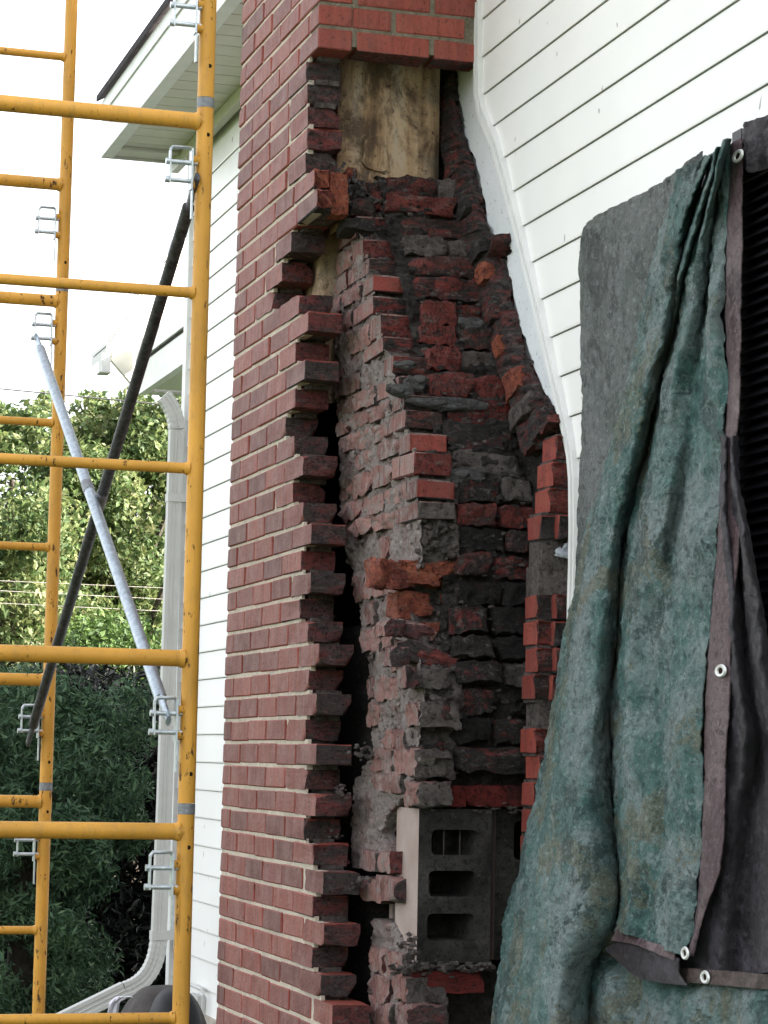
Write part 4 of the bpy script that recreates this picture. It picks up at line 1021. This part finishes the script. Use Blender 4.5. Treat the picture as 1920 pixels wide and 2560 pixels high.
def grommet(px_, py_, x, rx, ry):
    c = at(px_, py_, 'x', x); m = MB(); n = 24; r0, r1 = .0135, .0065
    ring = []
    for i in range(n):
        t = 2 * math.pi * i / n; P = []
        for (r, dx) in ((r0, .001), ((r0 * .7 + r1 * .3), -.0022), (r1 * 1.1, -.0015), (r1, .002)): P.append(Vector((c.x + dx, c.y + math.cos(t) * r * rx, c.z + math.sin(t) * r * ry)))
        ring.append(P)
    for i in range(n):
        a, b_ = ring[i], ring[(i + 1) % n]
        for q in range(3): m.face([a[q], b_[q], b_[q + 1], a[q + 1]])
    m.face([Vector((c.x + .0015, c.y + math.cos(2 * math.pi * i / n) * r1 * rx, c.z + math.sin(2 * math.pi * i / n) * r1 * ry)) for i in range(n)], 1)
    m.build('grommet', [M['grommet'], M['hole']], tp, True)
grommet(1844, 390, 2.115, 2.0, 1.0); grommet(1801, 1677, 2.075, 2.0, 1.0); grommet(1712, 2383, 2.035, 1.4, 1.0); grommet(1762, 2443, 2.055, 1.6, 1.0)

# ------------------------------------------------------------------ scaffold
SXR, SXL = 1.318, -.20
def clip_part(fr, xleg, y, zc):
    e = bpy.data.objects.new('brace_clip', None); COL.objects.link(e); e.parent = fr
    def pin(dz, L_):
        m = MB(); m.tube([(xleg - .02, y - .012, zc + dz), (xleg - L_, y - .012, zc + dz)], .0062, 10); m.tube([(xleg - L_ + .004, y - .012, zc + dz), (xleg - L_ - .006, y - .012, zc + dz)], .0085, 10); return m.build('stud', M['zinc'], e, True)
    pin(.020, .095); pin(-.027, .097)
    m = MB()
    m.box((xleg - .0925, y - .021, zc - .034), (xleg - .0885, y - .003, zc + .052)); m.tube([(xleg - .0905, y - .012, zc + .048), (xleg - .084, y - .012, zc + .058), (xleg - .04, y - .012, zc + .059), (xleg - .034, y - .012, zc + .052)], .0048, 8, sx=1.8)
    m.build('latch', M['zinc'], e, True)
    m = MB(); m.box((xleg - .0375, y - .026, zc - .05), (xleg - .0325, y + .002, zc + .056)); m.box((xleg - .0345, y - .022, zc - .125), (xleg - .0305, y - .010, zc - .0505)); m.build('keeper', M['zinc'], e)
    for dz in (.028, -.034):
        m = MB(); m.tube([(xleg - .034, y - .012, zc + dz), (xleg - .015, y - .006, zc + dz)], .012, 10); m.build('weld', M['yellow'], e, True)
def frame(label, y, z0, z1, mains, rungs, clips, band, holes=()):
    fr = thing('scaffold_frame', label, 'scaffold frame', 'stacked yellow scaffold frames')
    for x in (SXR, SXL):
        m = MB(); m.tube([(x, y, z0), (x, y, z1)], .0215, 20); m.build('leg', M['yellow'], fr, True)
        m = MB()
        if band: m.tube([(x, y, z1 - .002), (x, y, z1 + .024)], .0222, 20); m.build('coupling_band', M['pin'], fr, True)
    for z in mains:
        m = MB(); m.tube([(SXL, y, z), (SXR, y, z)], .021, 18)
        m.tube([(SXR - .03, y, z), (SXR - .018, y, z)], [.021, .026], 18); m.build('bearer', M['yellow'], fr, True)
    for z in rungs:
        m = MB(); m.tube([(SXL, y, z), (SXR, y, z)], .0138, 14); m.tube([(SXR - .03, y, z), (SXR - .018, y, z)], [.0138, .019], 14); m.build('rung', M['yellow'], fr, True)
    for z in clips: clip_part(fr, SXR, y, z)
    if holes:
        for z in holes:
            m = MB(); q = Vector((SXR + .004, y - .0213, z)); m.tube([q, q + Vector((0, .004, 0))], .0055, 12); m.build('pin_hole', M['hole'], fr)
    return fr
zz = lambda py_, y: at(480 if y < 7 else 110, py_, 'y', y).z
YN, YFR = 6.1, 8.33
frame('upper near yellow scaffold frame, its leg rising out past the eave', YN, H + 1.67, H + 3.2, [H + 2.06], [H + 2.5, H + 2.9], [zz(40, YN)], False, [zz(166, YN)])
frame('middle near yellow scaffold frame beside the brick chimney face', YN, H - .125, H + 1.645, [H + 1.608, H + .235], [H + 1.163, H + .714], [zz(430, YN), zz(1805, YN)], True, [zz(338, YN), zz(1935, YN)])
frame('lower near yellow scaffold frame in front of the bent downspout', YN, .0, H - .15, [H - .195], [H - .652, H - 1.1], [zz(2190, YN)], True, [zz(2118, YN)])
frame('upper far yellow scaffold frame against the white sky', YFR, H + 1.585, H + 3.3, [H + 1.93], [H + 2.378, H + 2.83], [zz(562, YFR)], False, [zz(655, YFR)])
frame('middle far yellow scaffold frame with leafy tree behind it', YFR, H - .108, H + 1.56, [H + 1.525, H + .234], [H + 1.106, H + .682], [zz(828, YFR), zz(1808, YFR)], True, [zz(1905, YFR)])
frame('lower far yellow scaffold frame in front of the dark evergreen', YFR, .0, H - .133, [H - .172], [H - .597, H - 1.05], [zz(2115, YFR)], True, [zz(2029, YFR)])
def brace(label, pa, ya, pb, yb, mat, mid):
    o = thing('cross_brace', label, 'cross brace', 'crossed scaffold braces')
    A, B = at(*pa, 'y', ya), at(*pb, 'y', yb); d = B - A; L_ = d.length; d.normalize()
    m = MB(); m.tube([A + d * .09, B - d * .09], .0165, 16); m.build('tube', mat, o, True)
    for e, s_ in ((A, 1), (B, -1)):
        m = MB(); m.tube([e - d * s_ * .02, e + d * s_ * .02, e + d * s_ * .07, e + d * s_ * .11], [.015, .017, .018, .0165], 14, sx=.35 if False else .45); m.build('flattened_end', mat, o, True)
    m = MB(); q = A + d * L_ * mid; m.tube([q - d * .03, q + d * .03], .0178, 16); m.build('pivot_collar', M['pin'], o, True)
brace('dark speckled scaffold brace leaning from upper right to lower left', (490, 455), YN - .012, (72, 1850), YFR - .012, M['dark_tube'], .5)
brace('grey galvanised scaffold brace leaning from upper left to lower right', (92, 848), YFR - .012, (418, 1792), YN - .012, M['galv'], .47)

# ------------------------------------------------------------------ things at the foot
bd = thing('covered_bundle', 'dark rounded covered bundle behind the foot of the near scaffold leg', 'bundle')
def dome(c, r, e=2.4, mat=None, name='cover', nu=40, nv=20, amp=.03):
    rows = []
    for i in range(nv + 1):
        ph = math.pi / 2 * i / nv; row = []
        for j in range(nu + 1):
            th = 2 * math.pi * j / nu; f = lambda t: math.copysign(abs(t) ** (2 / e), t)
            p = Vector((f(math.cos(th)) * f(math.cos(ph)) * r[0], f(math.sin(th)) * f(math.cos(ph)) * r[1], f(math.sin(ph)) * r[2])); p *= 1 + amp * nz(p.x, p.y, p.z, 7); row.append(Vector(c) + p)
        rows.append(row)
    m = MB(); m.grid(rows); return m.build(name, mat, bd, True)
a = at(415, 2470, 'y', 8.9); dome((a.x - .0, 8.95, 0), (.20, .30, a.z), 2.8, M['bundle'])
a = at(470, 2478, 'y', 8.5); dome((a.x - .02, 8.62, 0), (.14, .2, a.z), 2.5, M['bundle2'], 'dark_flap')
ct = thing('white_cloth', 'white cloth strip hanging over the dark bundle at the bottom edge', 'cloth')
for pts, w_ in (([(330, 2492), (300, 2494), (285, 2510), (278, 2545), (272, 2590)], 24), ):
    rows = []
    for i in range(25):
        t = i / 24 * (len(pts) - 1); k = min(int(t), len(pts) - 2); u = t - k; x = pts[k][0] + (pts[k + 1][0] - pts[k][0]) * u; y = pts[k][1] + (pts[k + 1][1] - pts[k][1]) * u
        wd = w_ * (.25 + .75 * min(1, i / 9)); rows.append([at(x - wd / 2 + wd * q / 6, y, 'y', 8.55 + .01 * math.sin(q * 1.4 + i * .3)) for q in range(7)])
    m = MB(); m.grid(rows); o = m.build('strip', M['strap'], ct, True); md = o.modifiers.new('s', 'SOLIDIFY'); md.thickness = .004
rows = []
for i in range(13):
    rows.append([at(207 + 84 * q / 12, 2540 + 50 * i / 12, 'y', 8.6 + .015 * math.sin(q * 1.1 + i * .4)) for q in range(13)])
m = MB(); m.grid(rows); o = m.build('folded_cloth', M['strap'], ct, True); md = o.modifiers.new('s', 'SOLIDIFY'); md.thickness = .004

# ------------------------------------------------------------------ trees, hedge, wires
def leaves(name, parent, mat, clumps, n, size, flat=.0, aspect=1.0, seed=1, droop=0.0):
    rnd = random.Random(seed); v = []; f = []
    tot = sum(c[3] ** 2 for c in clumps)
    for (cx, cy, cz, r, ry) in clumps:
        cnt = int(n * r * r / tot)
        for _ in range(cnt):
            d = Vector((rnd.gauss(0, 1), rnd.gauss(0, 1), rnd.gauss(0, 1))).normalized(); rr = r * (rnd.random() ** .45)
            if rnd.random() < .08: rr *= 1.18
            p = Vector((cx + d.x * rr, cy + d.y * rr * ry, cz + d.z * rr * .85))
            nrm = (d * .5 + Vector((rnd.gauss(0, 1), rnd.gauss(0, 1), rnd.gauss(0, 1) + .5))).normalized()
            a = nrm.orthogonal().normalized(); a = Matrix.Rotation(rnd.uniform(0, 6.28), 3, nrm) @ a; b_ = nrm.cross(a)
            s_ = size * rnd.uniform(.55, 1.25); i = len(v)
            v += [tuple(p - a * s_), tuple(p + b_ * s_ * aspect * .55 + nrm * s_ * .15), tuple(p + a * s_), tuple(p - b_ * s_ * aspect * .55 + nrm * s_ * .15)]; f.append((i, i + 1, i + 2, i + 3))
    me = bpy.data.meshes.new(name); me.from_pydata(v, [], f); me.materials.append(mat); me.update(); return link(name, me, parent)
def tree(name, label, cat, base, h, clumps, n, size, mat, group=None, seed=1, asp=1.0):
    t = thing(name, label, cat, group); bx_, by_ = base
    m = MB(); m.tube([(bx_, by_, 0), (bx_ + .05, by_, h * .35), (bx_ - .04, by_, h * .7), (bx_, by_, h)], [.14, .11, .07, .02], 10)
    rnd = random.Random(seed)
    for c in clumps[:14]:
        z0 = h * rnd.uniform(.25, .6); m.tube([(bx_, by_, z0), (bx_ * .5 + c[0] * .5, by_ * .5 + c[1] * .5, z0 * .4 + c[2] * .6), (c[0], c[1], c[2])], [.05, .03, .012], 6)
    m.build('trunk', M['bark'], t, True); leaves('crown', t, mat, clumps, n, size, seed=seed, aspect=asp); return t
rnd = random.Random(3)
def rclumps(n, px_rng, py_rng, y_rng, r_rng, topline=None):
    out = []
    for _ in range(n):
        y = rnd.uniform(*y_rng); px_ = rnd.uniform(*px_rng); py_ = rnd.uniform(*py_rng)
        p = at(px_, py_, 'y', y); r = rnd.uniform(*r_rng); out.append((p.x, p.y, max(p.z, r * .8), r, 1.0))
    return out
c1 = rclumps(78, (-420, 180), (1090, 1750), (19, 22), (.20, .42)) + rclumps(16, (-100, 140), (1000, 1120), (19.5, 21), (.10, .2))
p = at(20, 1500, 'y', 20.5); tree('leafy_tree', 'yellow green leafy tree left of the far scaffold leg', 'tree', (p.x, 20.5), p.z + 1.0, c1, 52000, .036, M['leaf'], 'sunlit trees behind the scaffold', 5)
c2 = rclumps(84, (150, 560), (1070, 1720), (20, 23), (.20, .40)) + rclumps(18, (230, 450), (1000, 1100), (20.5, 22), (.10, .22))
p = at(285, 1500, 'y', 21.5); tree('leafy_tree', 'yellow green leafy tree seen between the crossed braces and downspout', 'tree', (p.x, 21.5), p.z + 1.0, c2, 56000, .036, M['leaf'], 'sunlit trees behind the scaffold', 6)
c3 = rclumps(26, (180, 520), (1600, 1800), (16.2, 17.5), (.22, .36))
p = at(330, 1650, 'y', 17); tree('green_shrub', 'bright green rounded shrub top above the dark evergreen', 'shrub', (p.x, 17), p.z, c3, 20000, .024, M['shrub'], None, 8)
# dark evergreens in the shade of the house
def evergreen(label, clumps, n, base, seed, mat='conifer', size=.030):
    t = thing('evergreen_shrub', label, 'shrub', None)
    m = MB(); m.tube([(base[0], base[1], 0), (base[0], base[1], 1.6)], [.10, .04], 10); m.build('trunk', M['bark'], t, True)
    leaves('foliage', t, M[mat], clumps, n, size, seed=seed, aspect=.5); return t
c4 = rclumps(90, (-300, 230), (1720, 2700), (12.8, 14.2), (.12, .24)) + rclumps(40, (60, 330), (1690, 2150), (13.0, 14.4), (.10, .20)) + rclumps(20, (100, 250), (2050, 2500), (12.8, 13.6), (.08, .16))
p = at(60, 2300, 'y', 13.6); evergreen('dark blue green evergreen shrub beyond the far scaffold leg', c4, 70000, (p.x, 13.6), 11)
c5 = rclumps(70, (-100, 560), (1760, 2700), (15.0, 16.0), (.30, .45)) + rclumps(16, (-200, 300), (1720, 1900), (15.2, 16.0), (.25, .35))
p = at(380, 2300, 'y', 15.6); evergreen('shadowed evergreen shrub directly behind the downspout', c5, 60000, (p.x, 15.6), 12, 'conifer_shade', .045)
def wire(label, pts, y0, y1, r, mat):
    path = []
    A, B = at(*pts[0], 'y', y0), at(*pts[1], 'y', y1); d = B - A; A = A - d * 8; B = B + d * 8
    for i in range(41): t = i / 40; path.append(A.lerp(B, t) - Vector((0, 0, .10 * math.sin(math.pi * t))))
    off = .10
    path = [q + Vector((0, 0, off)) for q in path]
    m = MB(); m.tube(path, r, 6); o = m.build('overhead_wire', mat, None, True); tag(o, label, 'cable')
wire('dark overhead cable along the top of the trees', ((0, 972), (460, 1016)), 18.6, 18.6, .006, M['wire'])
for pts, lb in ((((0, 1452), (410, 1470)), 'pale overhead cable, topmost of the lower three crossing the trees'), (((0, 1477), (410, 1498)), 'pale overhead cable, middle of the lower three crossing the trees'), (((0, 1508), (410, 1528)), 'pale overhead cable, lowest crossing the trees above the shrub')):
    wire(lb, pts, 18.2, 18.2, .0022, M['wire_pale'])
